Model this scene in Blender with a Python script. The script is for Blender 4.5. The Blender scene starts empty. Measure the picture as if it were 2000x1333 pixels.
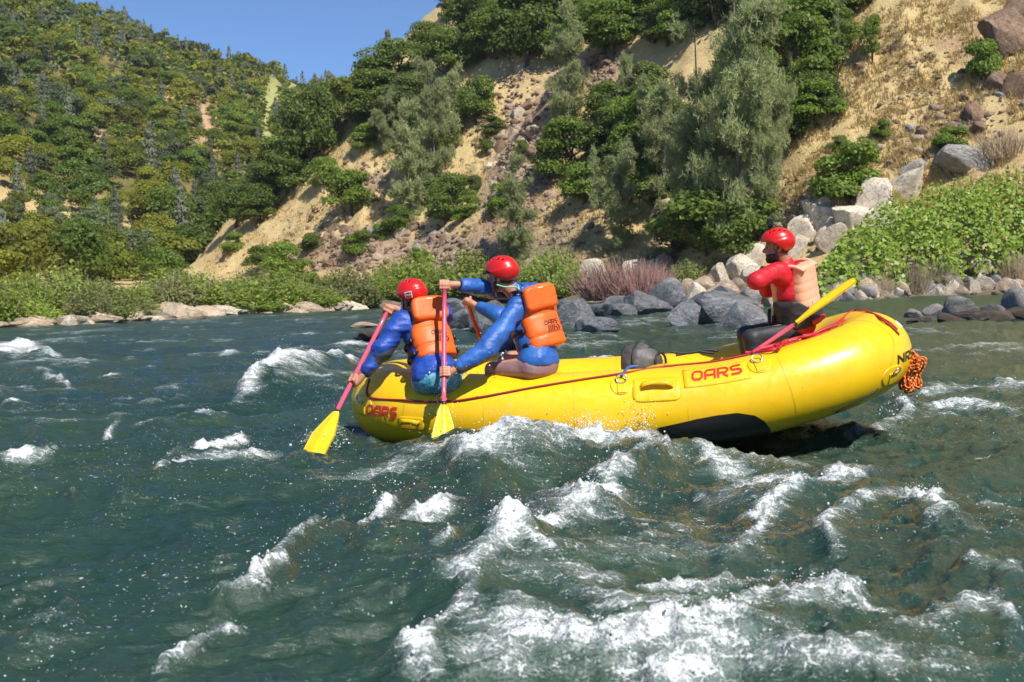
import bpy, math, random
import numpy as np
from mathutils import Matrix, Vector
from mathutils.bvhtree import BVHTree
R = math.radians
rng = np.random.default_rng(7)
random.seed(7)
SC = bpy.context.scene
COL = SC.collection

# ------------------------------------------------------------------ camera, sky, sun, exposure
FPX, CAMH = 2250.0, 1.29                  # focal length in photo pixels (2000 wide), camera height over the water
PITCH, ROLL = math.atan(121.5 / 2250), R(-1.2)
cam = bpy.data.cameras.new('camera'); cam_ob = bpy.data.objects.new('camera', cam); COL.objects.link(cam_ob)
cam.sensor_width = 36; cam.lens = 36 * FPX / 2000; cam.clip_end = 5000; cam.clip_start = .05
CM = Matrix.Rotation(math.pi / 2 - PITCH, 4, 'X') @ Matrix.Rotation(ROLL, 4, 'Z')
cam_ob.matrix_world = Matrix.Translation((0, 0, CAMH)) @ CM
cam.dof.use_dof = True; cam.dof.focus_distance = 9.3; cam.dof.aperture_fstop = 5.0
SC.camera = cam_ob
SUN_EL, SUN_AZ = R(50), math.atan2(-.86, .50)          # the sun stands behind the camera, to the right
sd = Vector((math.cos(SUN_EL) * math.cos(SUN_AZ), math.cos(SUN_EL) * math.sin(SUN_AZ), math.sin(SUN_EL)))
W = bpy.data.worlds.new('World'); SC.world = W; W.use_nodes = True
nt = W.node_tree; bg = nt.nodes['Background']
sky = nt.nodes.new('ShaderNodeTexSky'); sky.sky_type = 'NISHITA'; sky.sun_disc = False
sky.sun_elevation = SUN_EL; sky.sun_rotation = math.atan2(sd.x, sd.y)
sky.altitude = 300; sky.air_density = 0.8; sky.dust_density = 0.0; sky.ozone_density = 10.0
nt.links.new(sky.outputs[0], bg.inputs[0]); bg.inputs[1].default_value = .10
sun = bpy.data.lights.new('sun', 'SUN'); sun.energy = 4.8; sun.angle = R(.53); sun.color = (1, .95, .87)
sun_ob = bpy.data.objects.new('sun', sun); COL.objects.link(sun_ob)
sun_ob.rotation_euler = sd.to_track_quat('Z', 'Y').to_euler()
SC.view_settings.view_transform = 'Standard'; SC.view_settings.look = 'None'
SC.view_settings.exposure = 0.48; SC.view_settings.gamma = 1.0
SC.cycles.max_bounces = 5; SC.cycles.transparent_max_bounces = 6; SC.cycles.sample_clamp_indirect = 4
SC.cycles.caustics_reflective = False; SC.cycles.caustics_refractive = False

CR = np.array(CM.to_3x3())
def ray(px, py):
    d = CR @ np.array([(px - 1000) / FPX, -(py - 666.5) / FPX, -1.0])
    return d
def at(px, py, D):                         # the point seen at a photo pixel, D metres in front of the camera
    return np.array([0, 0, CAMH]) + ray(px, py) * D
def proj(P):
    q = (np.asarray(P) - np.array([0, 0, CAMH])) @ CR
    return np.stack([1000 + FPX * q[..., 0] / -q[..., 2], 666.5 - FPX * q[..., 1] / -q[..., 2]], -1)

# ------------------------------------------------------------------ numeric helpers
def sstep(a, b, x):
    t = np.clip((x - a) / (b - a), 0, 1); return t * t * (3 - 2 * t)
def unit(v):
    v = np.asarray(v, float); return v / (np.linalg.norm(v) + 1e-12)
def unitr(v):
    return v / (np.linalg.norm(v, axis=-1, keepdims=True) + 1e-12)
def _hash(i, j, k):
    h = (i.astype(np.uint32) * np.uint32(374761393) + j.astype(np.uint32) * np.uint32(668265263) + k.astype(np.uint32) * np.uint32(2147483647 - 58))
    h = (h ^ (h >> np.uint32(13))) * np.uint32(1274126177)
    h = h ^ (h >> np.uint32(16))
    return (h & np.uint32(0xffff)).astype(np.float32) / 32767.5 - 1.0
def noise(P):
    P = np.asarray(P, np.float32)
    i = np.floor(P).astype(np.int64); f = P - i; u = f * f * f * (f * (f * 6 - 15) + 10)
    i = i + 1000003
    r = 0
    for a in (0, 1):
        for b in (0, 1):
            for c in (0, 1):
                w = (u[:, 0] if a else 1 - u[:, 0]) * (u[:, 1] if b else 1 - u[:, 1]) * (u[:, 2] if c else 1 - u[:, 2])
                r = r + w * _hash(i[:, 0] + a, i[:, 1] + b, i[:, 2] + c)
    return r
def fbm(P, o=4, ridged=False):
    P = np.asarray(P, np.float32); r = 0; a = 1.; n = 0
    for k in range(o):
        v = noise(P * (2.03 ** k) + 17.3 * k)
        if ridged: v = 1 - 2 * np.abs(v)
        r = r + a * v; n += a; a *= .5
    return r / n
def xyz(x, y, z=0.):
    x = np.asarray(x, float); return np.stack([x.ravel(), np.asarray(y, float).ravel(), np.full(x.size, z)], 1)

# ------------------------------------------------------------------ mesh / object helpers
def mesh(name, V, F, mats=(), smooth=True, mi=None, attrs=None):
    me = bpy.data.meshes.new(name)
    V = np.ascontiguousarray(V, np.float32)
    Fs = [np.asarray(f, np.int32) for f in (F if isinstance(F, list) else [F]) if len(f)]
    me.vertices.add(len(V)); me.vertices.foreach_set('co', V.ravel())
    nl = sum(f.size for f in Fs); npz = sum(len(f) for f in Fs)
    me.loops.add(nl); me.polygons.add(npz)
    me.loops.foreach_set('vertex_index', np.concatenate([f.ravel() for f in Fs]))
    tot = np.concatenate([np.full(len(f), f.shape[1], np.int32) for f in Fs])
    st = np.concatenate([[0], np.cumsum(tot)[:-1]]).astype(np.int32)
    me.polygons.foreach_set('loop_start', st)
    if smooth: me.polygons.foreach_set('use_smooth', np.ones(npz, bool))
    if mi is not None: me.polygons.foreach_set('material_index', np.asarray(mi, np.int32))
    for m in mats: me.materials.append(m)
    for k, v in (attrs or {}).items():
        a = me.attributes.new(k, 'FLOAT', 'POINT'); a.data.foreach_set('value', np.asarray(v, np.float32))
    me.update(calc_edges=True); me.validate()
    return me
def ob(name, me, parent=None, label=None, cat=None, group=None, kind=None):
    o = bpy.data.objects.new(name, me); COL.objects.link(o)
    if parent is not None: o.parent = parent
    if label: o['label'] = label
    if cat: o['category'] = cat
    if group: o['group'] = group
    if kind: o['kind'] = kind
    return o
def thing(name, label, cat, group=None, loc=(0, 0, 0)):
    o = ob(name, None, None, label, cat, group); o.location = loc; return o
class MB:                                   # collects vertices and faces of one mesh
    def __init__(s): s.V = []; s.F = []; s.M = []; s.n = 0
    def add(s, V, F, m=0):
        V = np.asarray(V, float); F = np.asarray(F, int)
        if F.shape[1] == 3: F = np.concatenate([F, F[:, -1:]], 1) if False else F
        s.V.append(V); s.F.append(F + s.n); s.M.append(np.full(len(F), m)); s.n += len(V)
    def mesh(s, name, mats, smooth=True, off=None):
        V = np.concatenate(s.V)
        if off is not None: V = V - np.asarray(off)
        return mesh(name, V, list(s.F), mats, smooth, np.concatenate(s.M))
def grid_faces(nu, nv, cu=False, cv=False):
    a = np.arange(nu if cu else nu - 1)[:, None]; b = np.arange(nv if cv else nv - 1)[None]
    a2, b2 = (a + 1) % nu, (b + 1) % nv
    return np.stack([a * nv + b, a2 * nv + b, a2 * nv + b2, a * nv + b2], -1).reshape(-1, 4)
def sweep(P, r, ns=8, closed=False, cap=True):
    P = np.asarray(P, float); n = len(P); r = np.broadcast_to(np.asarray(r, float), (n,))
    T = np.gradient(P, axis=0) if not closed else np.roll(P, -1, 0) - np.roll(P, 1, 0)
    T = unitr(T); ref = np.array([0, 0, 1.]) if abs(T[0, 2]) < .9 else np.array([1., 0, 0])
    N = np.zeros_like(P); v = ref
    for i in range(n):
        v = v - T[i] * (v @ T[i]); v = unit(v); N[i] = v
    B = np.cross(T, N); a = np.linspace(0, 2 * math.pi, ns, endpoint=False)
    V = P[:, None] + r[:, None, None] * (np.cos(a)[None, :, None] * N[:, None] + np.sin(a)[None, :, None] * B[:, None])
    F = grid_faces(n, ns, closed, True)
    V = V.reshape(-1, 3)
    if cap and not closed:
        k = len(V); V = np.concatenate([V, P[:1], P[-1:]])
        i = np.arange(ns); j = (i + 1) % ns
        F = np.concatenate([F, np.stack([np.full(ns, k), j, i, i], 1), np.stack([np.full(ns, k + 1), (n - 1) * ns + i, (n - 1) * ns + j, (n - 1) * ns + j], 1)])
    return V, F
def fixquads(F):                            # degenerate quads become triangles
    d = F[:, 2] == F[:, 3]
    return [F[~d], F[d][:, :3]]
def sweep_mesh(name, P, r, m, ns=8, closed=False, off=None):
    V, F = sweep(P, r, ns, closed)
    if off is not None: V = V - off
    return mesh(name, V, fixquads(F), [m])
def spline(P, n=40):                        # Catmull-Rom through points
    P = np.asarray(P, float); Q = np.concatenate([2 * P[:1] - P[1:2], P, 2 * P[-1:] - P[-2:-1]])
    t = np.linspace(0, len(P) - 1 - 1e-6, n); i = t.astype(int); f = (t - i)[:, None]
    a, b, c, d = Q[i], Q[i + 1], Q[i + 2], Q[i + 3]
    return .5 * (2 * b + (c - a) * f + (2 * a - 5 * b + 4 * c - d) * f ** 2 + (3 * b - 3 * c + d - a) * f ** 3)
def ribbon(pts, w, closed=False, sub=6):    # 2-D stroke with mitred corners -> strip of quads
    p = np.asarray(pts, float); q = []
    for i in range(len(p) - 1):
        for k in range(sub): q.append(p[i] + (p[i + 1] - p[i]) * k / sub)
    if not closed: q.append(p[-1])
    q = np.array(q); n = len(q)
    if closed: d1 = q - np.roll(q, 1, 0); d2 = np.roll(q, -1, 0) - q
    else:
        d1 = np.concatenate([q[1:2] - q[:1], q[1:] - q[:-1]]); d2 = np.concatenate([q[1:] - q[:-1], q[-1:] - q[-2:-1]])
    n1 = unitr(np.stack([-d1[:, 1], d1[:, 0]], 1)); n2 = unitr(np.stack([-d2[:, 1], d2[:, 0]], 1))
    m = unitr(n1 + n2); m = m / np.clip((m * n1).sum(1), .5, 1)[:, None]
    V = np.stack([q + m * w / 2, q - m * w / 2], 1).reshape(-1, 2)
    return V, grid_faces(n, 2, closed, False)

# ------------------------------------------------------------------ signed-distance modelling (people, vests, helmets, hands)
def cap(a, b, ra, rb=None):
    a, b = np.asarray(a, float), np.asarray(b, float); rb = ra if rb is None else rb
    def f(p):
        ab = b - a; t = np.clip((p - a) @ ab / (ab @ ab + 1e-12), 0, 1)
        return np.linalg.norm(p - a - t[:, None] * ab, axis=1) - (ra + t * (rb - ra))
    return f
def ell(c, A, r):                           # A: rows = axes
    c, A, r = np.asarray(c, float), np.asarray(A, float), np.asarray(r, float)
    def f(p):
        q = (p - c) @ A.T; k0 = np.linalg.norm(q / r, axis=1); k1 = np.linalg.norm(q / r ** 2, axis=1)
        return k0 * (k0 - 1) / (k1 + 1e-9)
    return f
def rbox(c, A, h, rad):
    c, A, h = np.asarray(c, float), np.asarray(A, float), np.asarray(h, float)
    def f(p):
        q = np.abs((p - c) @ A.T) - h + rad
        return np.linalg.norm(np.maximum(q, 0), axis=1) + np.minimum(q.max(1), 0) - rad
    return f
def smin(a, b, k):
    h = np.clip(.5 + .5 * (b - a) / k, 0, 1); return b + (a - b) * h - k * h * (1 - h)
def smax(a, b, k): return -smin(-a, -b, k)
def union(fs, k=.03):
    def f(p):
        d = fs[0](p)
        for g in fs[1:]: d = smin(d, g(p), k)
        return d
    return f
def snet(f, lo, hi, h):
    lo = np.asarray(lo, float); hi = np.asarray(hi, float); K = 4
    nb = np.ceil((hi - lo) / (h * K)).astype(int)
    bc = np.stack(np.meshgrid(*[np.arange(n) for n in nb], indexing='ij'), -1).reshape(-1, 3)
    d = f(lo + (bc + .5) * K * h)
    act = np.abs(d) < h * K * 1.35
    n = nb * K
    G = np.repeat(np.repeat(np.repeat(np.where(d < 0, -1., 1.).reshape(nb), K, 0), K, 1), K, 2).astype(np.float32)
    off = np.stack(np.meshgrid(*[np.arange(K)] * 3, indexing='ij'), -1).reshape(-1, 3)
    idx = (bc[act][:, None] * K + off[None]).reshape(-1, 3)
    G[idx[:, 0], idx[:, 1], idx[:, 2]] = f(lo + idx * h)
    S = G < 0
    c = [S[dx:n[0] - 1 + dx, dy:n[1] - 1 + dy, dz:n[2] - 1 + dz] for dx in (0, 1) for dy in (0, 1) for dz in (0, 1)]
    sm = sum(x.astype(np.int8) for x in c); A = (sm > 0) & (sm < 8)
    cell = np.argwhere(A); ids = -np.ones(A.shape, int); ids[A] = np.arange(len(cell))
    acc = np.zeros((len(cell), 3)); cnt = np.zeros(len(cell))
    for ax in range(3):
        o = [k for k in range(3) if k != ax]
        for a in (0, 1):
            for b in (0, 1):
                p0 = cell.copy(); p0[:, o[0]] += a; p0[:, o[1]] += b; p1 = p0.copy(); p1[:, ax] += 1
                v0 = G[p0[:, 0], p0[:, 1], p0[:, 2]]; v1 = G[p1[:, 0], p1[:, 1], p1[:, 2]]
                m = (v0 < 0) != (v1 < 0); t = np.where(m, v0 / np.where(m, v0 - v1, 1), 0)
                q = p0.astype(float); q[:, ax] += t
                acc += q * m[:, None]; cnt += m
    V = lo + acc / np.maximum(cnt, 1)[:, None] * h
    Fs = []
    for ax in range(3):
        o = [(ax + 1) % 3, (ax + 2) % 3]
        s0 = [slice(None)] * 3; s1 = [slice(None)] * 3; s0[ax] = slice(0, -1); s1[ax] = slice(1, None)
        e = np.argwhere(S[tuple(s0)] != S[tuple(s1)])
        e = e[(e[:, o[0]] > 0) & (e[:, o[1]] > 0) & (e[:, o[0]] < n[o[0]] - 1) & (e[:, o[1]] < n[o[1]] - 1)]
        if not len(e): continue
        flip = S[e[:, 0], e[:, 1], e[:, 2]]
        qs = []
        for a, b in ((1, 1), (0, 1), (0, 0), (1, 0)):
            g = e.copy(); g[:, o[0]] -= a; g[:, o[1]] -= b; qs.append(ids[g[:, 0], g[:, 1], g[:, 2]])
        q = np.stack(qs, 1); q[~flip] = q[~flip][:, ::-1]; q = q[(q >= 0).all(1)]
        Fs.append(q)
    return V, np.concatenate(Fs)
def vnormals(V, F):
    a, b, c = V[F[:, 0]], V[F[:, 1]], V[F[:, 2]]
    fn = np.cross(b - a, c - a); N = np.zeros_like(V)
    for k in range(F.shape[1]): np.add.at(N, F[:, k], fn)
    return unitr(N)
def bounds(pts, m):
    p = np.asarray(pts); return p.min(0) - m, p.max(0) + m

# ------------------------------------------------------------------ materials
def newmat(name):
    m = bpy.data.materials.new(name); m.use_nodes = True
    return m, m.node_tree, m.node_tree.nodes['Principled BSDF']
def N(t, typ, **kw):
    n = t.nodes.new(typ)
    for k, v in kw.items():
        if k.startswith('_'): setattr(n, k[1:], v)
        else: n.inputs[k.replace('__', ' ')].default_value = v
    return n
def L(t, a, b): t.links.new(a, b)
def rgb(c): return (*c, 1)
def mixc(t, fac, a, b):
    n = t.nodes.new('ShaderNodeMix'); n.data_type = 'RGBA'
    for s, v in ((n.inputs[0], fac), (n.inputs[6], a), (n.inputs[7], b)):
        if isinstance(v, tuple): s.default_value = rgb(v) if len(v) == 3 else v
        elif isinstance(v, (int, float)): s.default_value = v
        else: L(t, v, s)
    return n.outputs[2]
def ramp(t, fac, lo, hi, a=0., b=1.):
    n = t.nodes.new('ShaderNodeMapRange'); L(t, fac, n.inputs[0])
    n.inputs[1].default_value = lo; n.inputs[2].default_value = hi; n.inputs[3].default_value = a; n.inputs[4].default_value = b
    n.interpolation_type = 'SMOOTHSTEP'
    return n.outputs[0]
def objco(t): return t.nodes.new('ShaderNodeTexCoord').outputs['Object']
def ntex(t, co, scale, detail=4, rough=.55):
    n = N(t, 'ShaderNodeTexNoise', Scale=scale, Detail=detail, Roughness=rough); L(t, co, n.inputs['Vector']); return n.outputs[0]
def bump(t, p, h, s, dist=.01):
    b = N(t, 'ShaderNodeBump', Strength=s, Distance=dist); L(t, h, b.inputs['Height']); L(t, b.outputs[0], p.inputs['Normal']); return b
def simple(name, c, rough=.5, c2=None, vs=8, bs=60, bst=.15, bd=.004, spec=.5, coat=0, metal=0):
    m, t, p = newmat(name); co = objco(t)
    n = ntex(t, co, vs)
    c2 = c2 or tuple(x * .82 for x in c)
    L(t, mixc(t, ramp(t, n, .35, .68), c, c2), p.inputs['Base Color'])
    p.inputs['Roughness'].default_value = rough; p.inputs['Specular IOR Level'].default_value = spec
    p.inputs['Coat Weight'].default_value = coat; p.inputs['Metallic'].default_value = metal
    if bst: bump(t, p, ntex(t, co, bs, 5), bst, bd)
    return m
def leafmat(name, a, b, c=None, trans=.3, vary=.25, rough=.5, d=None):
    m, t, p = newmat(name)
    g = t.nodes.new('ShaderNodeNewGeometry'); oi = t.nodes.new('ShaderNodeObjectInfo')
    col = mixc(t, g.outputs['Random Per Island'], a, b)
    tn = N(t, 'ShaderNodeAttribute', _attribute_name='tint'); ad = N(t, 'ShaderNodeMath', _operation='ADD'); L(t, oi.outputs['Random'], ad.inputs[0]); L(t, tn.outputs['Fac'], ad.inputs[1])
    fr = N(t, 'ShaderNodeMath', _operation='FRACT'); L(t, ad.outputs[0], fr.inputs[0]); rnd = fr.outputs[0]
    isl = g.outputs['Random Per Island']
    if c: col = mixc(t, ramp(t, rnd, .35, .8), col, mixc(t, isl, c, tuple(x * .7 for x in c)))
    if d: col = mixc(t, ramp(t, rnd, .22, .12), col, mixc(t, isl, d, tuple(x * .7 for x in d)))
    m7 = N(t, 'ShaderNodeMath', _operation='MULTIPLY'); L(t, rnd, m7.inputs[0]); m7.inputs[1].default_value = 7.31; f7 = N(t, 'ShaderNodeMath', _operation='FRACT'); L(t, m7.outputs[0], f7.inputs[0])
    hv = N(t, 'ShaderNodeHueSaturation'); L(t, col, hv.inputs['Color'])
    mr = N(t, 'ShaderNodeMapRange'); L(t, f7.outputs[0], mr.inputs[0]); mr.inputs[3].default_value = 1 - vary; mr.inputs[4].default_value = 1 + vary
    L(t, mr.outputs[0], hv.inputs['Value'])
    L(t, hv.outputs[0], p.inputs['Base Color']); p.inputs['Roughness'].default_value = rough; p.inputs['Specular IOR Level'].default_value = .3
    tr = N(t, 'ShaderNodeBsdfTranslucent'); L(t, hv.outputs[0], tr.inputs[0])
    mx = N(t, 'ShaderNodeMixShader'); mx.inputs[0].default_value = trans
    L(t, p.outputs[0], mx.inputs[1]); L(t, tr.outputs[0], mx.inputs[2]); L(t, mx.outputs[0], t.nodes['Material Output'].inputs[0])
    return m
def rockmat(name, a, b, c, wet=False, sc=1.4):
    m, t, p = newmat(name); co = objco(t)
    oi = t.nodes.new('ShaderNodeObjectInfo')
    v = N(t, 'ShaderNodeVectorMath', _operation='ADD'); L(t, co, v.inputs[0]); L(t, oi.outputs['Location'], v.inputs[1])
    w = v.outputs[0]
    n1 = ntex(t, w, sc, 6, .6); n2 = ntex(t, w, sc * 5, 6, .7)
    col = mixc(t, ramp(t, n1, .36, .62), a, b); col = mixc(t, ramp(t, n2, .5, .72), col, c)
    cr = N(t, 'ShaderNodeTexVoronoi', _feature='DISTANCE_TO_EDGE', Scale=sc * 1.6)
    dv = N(t, 'ShaderNodeVectorMath', _operation='MULTIPLY_ADD'); L(t, w, dv.inputs[0]); dv.inputs[1].default_value = (1, 1, 2.2); 
    nc = N(t, 'ShaderNodeTexNoise', Scale=sc * 2, Detail=4); L(t, w, nc.inputs['Vector']); L(t, nc.outputs['Color'], dv.inputs[2]); L(t, dv.outputs[0], cr.inputs['Vector'])
    crack = ramp(t, cr.outputs[0], 0, .035)
    col = mixc(t, crack, mixc(t, .55, col, (.05, .045, .04)), col)
    hv = N(t, 'ShaderNodeHueSaturation'); L(t, col, hv.inputs['Color'])
    mr = N(t, 'ShaderNodeMapRange'); L(t, oi.outputs['Random'], mr.inputs[0]); mr.inputs[3].default_value = .75; mr.inputs[4].default_value = 1.2; L(t, mr.outputs[0], hv.inputs['Value'])
    L(t, hv.outputs[0], p.inputs['Base Color']); p.inputs['Roughness'].default_value = .38 if wet else .85
    ad = N(t, 'ShaderNodeMath', _operation='MULTIPLY_ADD'); L(t, crack, ad.inputs[0]); ad.inputs[1].default_value = .5; L(t, n2, ad.inputs[2])
    bump(t, p, ad.outputs[0], .8, .12)
    return m

M = {}
m, t, p = newmat('raft_yellow'); co = objco(t)
col = mixc(t, ramp(t, ntex(t, co, 2.5, 5), .35, .7), (.82, .50, .004), (.76, .445, .006))
gr = ntex(t, co, 30, 6, .75); gm = ntex(t, co, 1.3, 3)
gx = N(t, 'ShaderNodeMath', _operation='MULTIPLY'); L(t, ramp(t, gr, .66, .72), gx.inputs[0]); L(t, ramp(t, gm, .48, .62), gx.inputs[1])
col = mixc(t, gx.outputs[0], col, (.22, .13, .03))
mp_ = N(t, 'ShaderNodeMapping'); mp_.inputs['Scale'].default_value = (9, 9, 1.2); L(t, co, mp_.inputs[0]); stn = ntex(t, mp_.outputs[0], 2, 6, .7)
col = mixc(t, ramp(t, stn, .52, .78, 0, .45), col, (.58, .38, .02))
L(t, col, p.inputs['Base Color']); L(t, ramp(t, ntex(t, co, 14, 6, .7), .35, .65, .22, .46), p.inputs['Roughness']); bump(t, p, ntex(t, co, 4, 3), .12, .02); M['yellow'] = m
M['yellow_seam'] = simple('raft_seam_yellow', (.68, .46, .006), .45, bst=0)
M['black'] = simple('black_rubber', (.012, .012, .013), .38, bs=90)
M['webbing'] = simple('black_webbing', (.015, .015, .017), .6, bs=300)
M['greyweb'] = simple('grey_webbing', (.05, .05, .055), .7, bs=300)
M['red_line'] = simple('red_webbing', (.30, .012, .014), .55, bs=250)
M['red_strap'] = simple('red_strap', (.52, .012, .03), .5, bs=250)
M['red_print'] = simple('red_print', (.66, .03, .015), .45, bst=0)
M['black_print'] = simple('black_print', (.035, .018, .01), .6, bst=0)
M['white_print'] = simple('white_print', (.75, .72, .66), .5, bst=0)
M['steel'] = simple('steel', (.55, .55, .53), .25, metal=1, bst=0)
M['blue_strap'] = simple('blue_strap', (.03, .10, .38), .5, bs=250)
M['jacket'] = simple('blue_nylon', (.016, .070, .36), .5, (.010, .046, .26), 5, 42, .35, .012)
M['jacket2'] = simple('light_blue_nylon', (.026, .125, .42), .48, (.016, .085, .32), 5, 42, .35, .012)
M['jacket_panel'] = simple('grey_nylon', (.05, .055, .06), .45, bs=60)
M['vest'] = simple('orange_nylon', (.86, .13, .006), .5, (.78, .105, .006), 6, 120, .2, .004)
M['vest_pale'] = simple('faded_peach_nylon', (.82, .42, .27), .65, (.76, .36, .21), 5, 70, .25, .004)
M['helmet'] = simple('red_helmet_plastic', (.62, .012, .010), .32, (.55, .012, .010), 9, 300, .06, .001, coat=.15)
M['shirt'] = simple('red_shirt', (.58, .006, .018), .55, (.48, .006, .016), 6, 60, .3, .006)
M['skin'] = simple('skin', (.52, .25, .15), .5, (.46, .19, .11), 14, 220, .1, .002)
M['skin_dark'] = simple('tanned_skin', (.42, .20, .115), .5, (.36, .16, .09), 14, 220, .1, .002)
M['hair'] = simple('dark_hair', (.018, .011, .007), .55, bs=150, bst=.5)
M['hair_brown'] = simple('brown_hair', (.05, .026, .013), .5, bs=150, bst=.5)
M['pants'] = simple('charcoal_pants', (.022, .024, .028), .6, bs=80)
M['shorts'] = simple('mauve_shorts', (.30, .17, .17), .6, (.24, .13, .14), 6, 60, .3)
M['shorts_blue'] = simple('patterned_blue_shorts', (.01, .16, .30), .5, (.16, .42, .50), 45, 60, .3)
M['grey_bag'] = simple('grey_bag_cloth', (.10, .095, .09), .55, (.06, .055, .055), 9, 60, .3)
M['pink'] = simple('pink_shaft', (.72, .09, .16), .28, (.68, .075, .14), bst=0, coat=.3)
M['red_shaft'] = simple('red_shaft', (.55, .03, .02), .3, bst=0)
M['blade'] = simple('yellow_blade', (.86, .55, .008), .35, (.8, .48, .008), bst=0)
M['green_cord'] = simple('pale_green_cord', (.25, .55, .36), .5, bst=0)
M['glove'] = simple('grey_glove', (.10, .105, .11), .6)
M['bark'] = simple('bark', (.10, .075, .055), .9, (.055, .042, .033), 4, 14, .8, .05)
M['bark_grey'] = simple('grey_bark', (.20, .175, .15), .9, (.12, .10, .085), 4, 14, .8, .05)
m, t, p = newmat('orange_rope'); co = objco(t)
wv = N(t, 'ShaderNodeTexWave', Scale=16, Distortion=1.5); wv.bands_direction = 'DIAGONAL'; L(t, co, wv.inputs[0])
L(t, mixc(t, ramp(t, wv.outputs[0], .25, .5), (.30, .05, .004), (.85, .22, .02)), p.inputs['Base Color']); p.inputs['Roughness'].default_value = .6
bump(t, p, wv.outputs[0], .6, .006); M['rope'] = m
M['oak'] = leafmat('oak_leaves', (.10, .150, .026), (.225, .295, .060), (.165, .220, .058), trans=.5, vary=.22)
M['oak_bright'] = leafmat('bright_oak_leaves', (.115, .195, .026), (.27, .36, .058), trans=.5, vary=.2)
M['pine'] = leafmat('grey_pine_needles', (.29, .33, .135), (.48, .52, .25), trans=.5, vary=.12)
M['willow'] = leafmat('willow_leaves', (.19, .28, .035), (.40, .50, .085), (.30, .32, .12), trans=.5)
M['vine'] = leafmat('grape_leaves', (.15, .25, .022), (.40, .52, .095), trans=.45, vary=.1, rough=.35)
M['twig'] = leafmat('bare_reddish_twigs', (.22, .12, .10), (.36, .22, .18), trans=.05)
M['twig_dry'] = leafmat('dry_twigs', (.26, .19, .12), (.42, .33, .22), trans=.05)
M['grass'] = leafmat('dry_grass', (.58, .43, .18), (.80, .64, .31), trans=.35)
M['far_oak'] = leafmat('far_oak_leaves', (.095, .160, .026), (.20, .285, .045), (.32, .34, .045), trans=.5, vary=.30, d=(.20, .24, .11))
M['far_pine'] = leafmat('far_pine_needles', (.14, .17, .10), (.25, .275, .18), trans=.4)
M['rock_dark'] = rockmat('dark_river_rock', (.11, .115, .125), (.20, .205, .215), (.33, .32, .30), True)
M['rock_pale'] = rockmat('pale_rock', (.66, .56, .42), (.52, .44, .33), (.74, .67, .55))
M['rock_grey'] = rockmat('grey_rock', (.22, .21, .20), (.32, .30, .27), (.42, .39, .34))
M['rock_tan'] = rockmat('tan_rock', (.50, .39, .27), (.38, .28, .19), (.58, .47, .34))
M['rock_brown'] = rockmat('brown_rock', (.30, .19, .12), (.19, .115, .07), (.42, .29, .19))
M['rock_wet_brown'] = rockmat('wet_brown_rock', (.06, .042, .028), (.09, .065, .045), (.15, .12, .09), True)
#@@SETTING
# ------------------------------------------------------------------ raft shape (needed by the water too)
RP = dict(X0=.9381, Y0=9.5512, z0=.2741, yaw=-.0989, pitch=.0392, a=1.9658, b=.7618, r=.3041, ks=.3092, kb=.1065, n=3.6, us=.4038, ub=.5725)
_cp, _sp, _cy, _sy = math.cos(RP['pitch']), math.sin(RP['pitch']), math.cos(RP['yaw']), math.sin(RP['yaw'])
def raft_world(S):
    S = np.asarray(S, float); x = S[..., 0] * _cp - S[..., 2] * _sp; z = S[..., 0] * _sp + S[..., 2] * _cp
    return np.stack([RP['X0'] + x * _cy - S[..., 1] * _sy, RP['Y0'] + x * _sy + S[..., 1] * _cy, RP['z0'] + z], -1)
def raft_local_xy(x, y):
    dx, dy = x - RP['X0'], y - RP['Y0']; return dx * _cy + dy * _sy, -dx * _sy + dy * _cy

# ------------------------------------------------------------------ water level, shore line, terrain height
def zw(x, y):                               # the river drops downstream (to the left and away)
    return -1.0 * sstep(10, 52, -x + .4 * y)
SHORE = np.array([(-140, 30), (-80, 47), (-45, 60), (-30, 68), (-26, 73), (-21, 90), (-14.6, 95), (-8, 104), (0, 101), (3.0, 88), (3.9, 64), (4.8, 49), (7.6, 41), (13.3, 50), (21, 58), (26, 57.5), (40, 50), (70, 40), (140, 20)], float)
def shore_s(x, y):
    x = np.asarray(x, float); y = np.asarray(y, float); d = np.full(x.shape, 1e9)
    for (ax, ay), (bx, by) in zip(SHORE[:-1], SHORE[1:]):
        ux, uy = bx - ax, by - ay; tt = np.clip(((x - ax) * ux + (y - ay) * uy) / (ux * ux + uy * uy), 0, 1)
        d = np.minimum(d, np.hypot(x - ax - tt * ux, y - ay - tt * uy))
    return np.where(y > np.interp(x, SHORE[:, 0], SHORE[:, 1]), d, -d)
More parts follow.
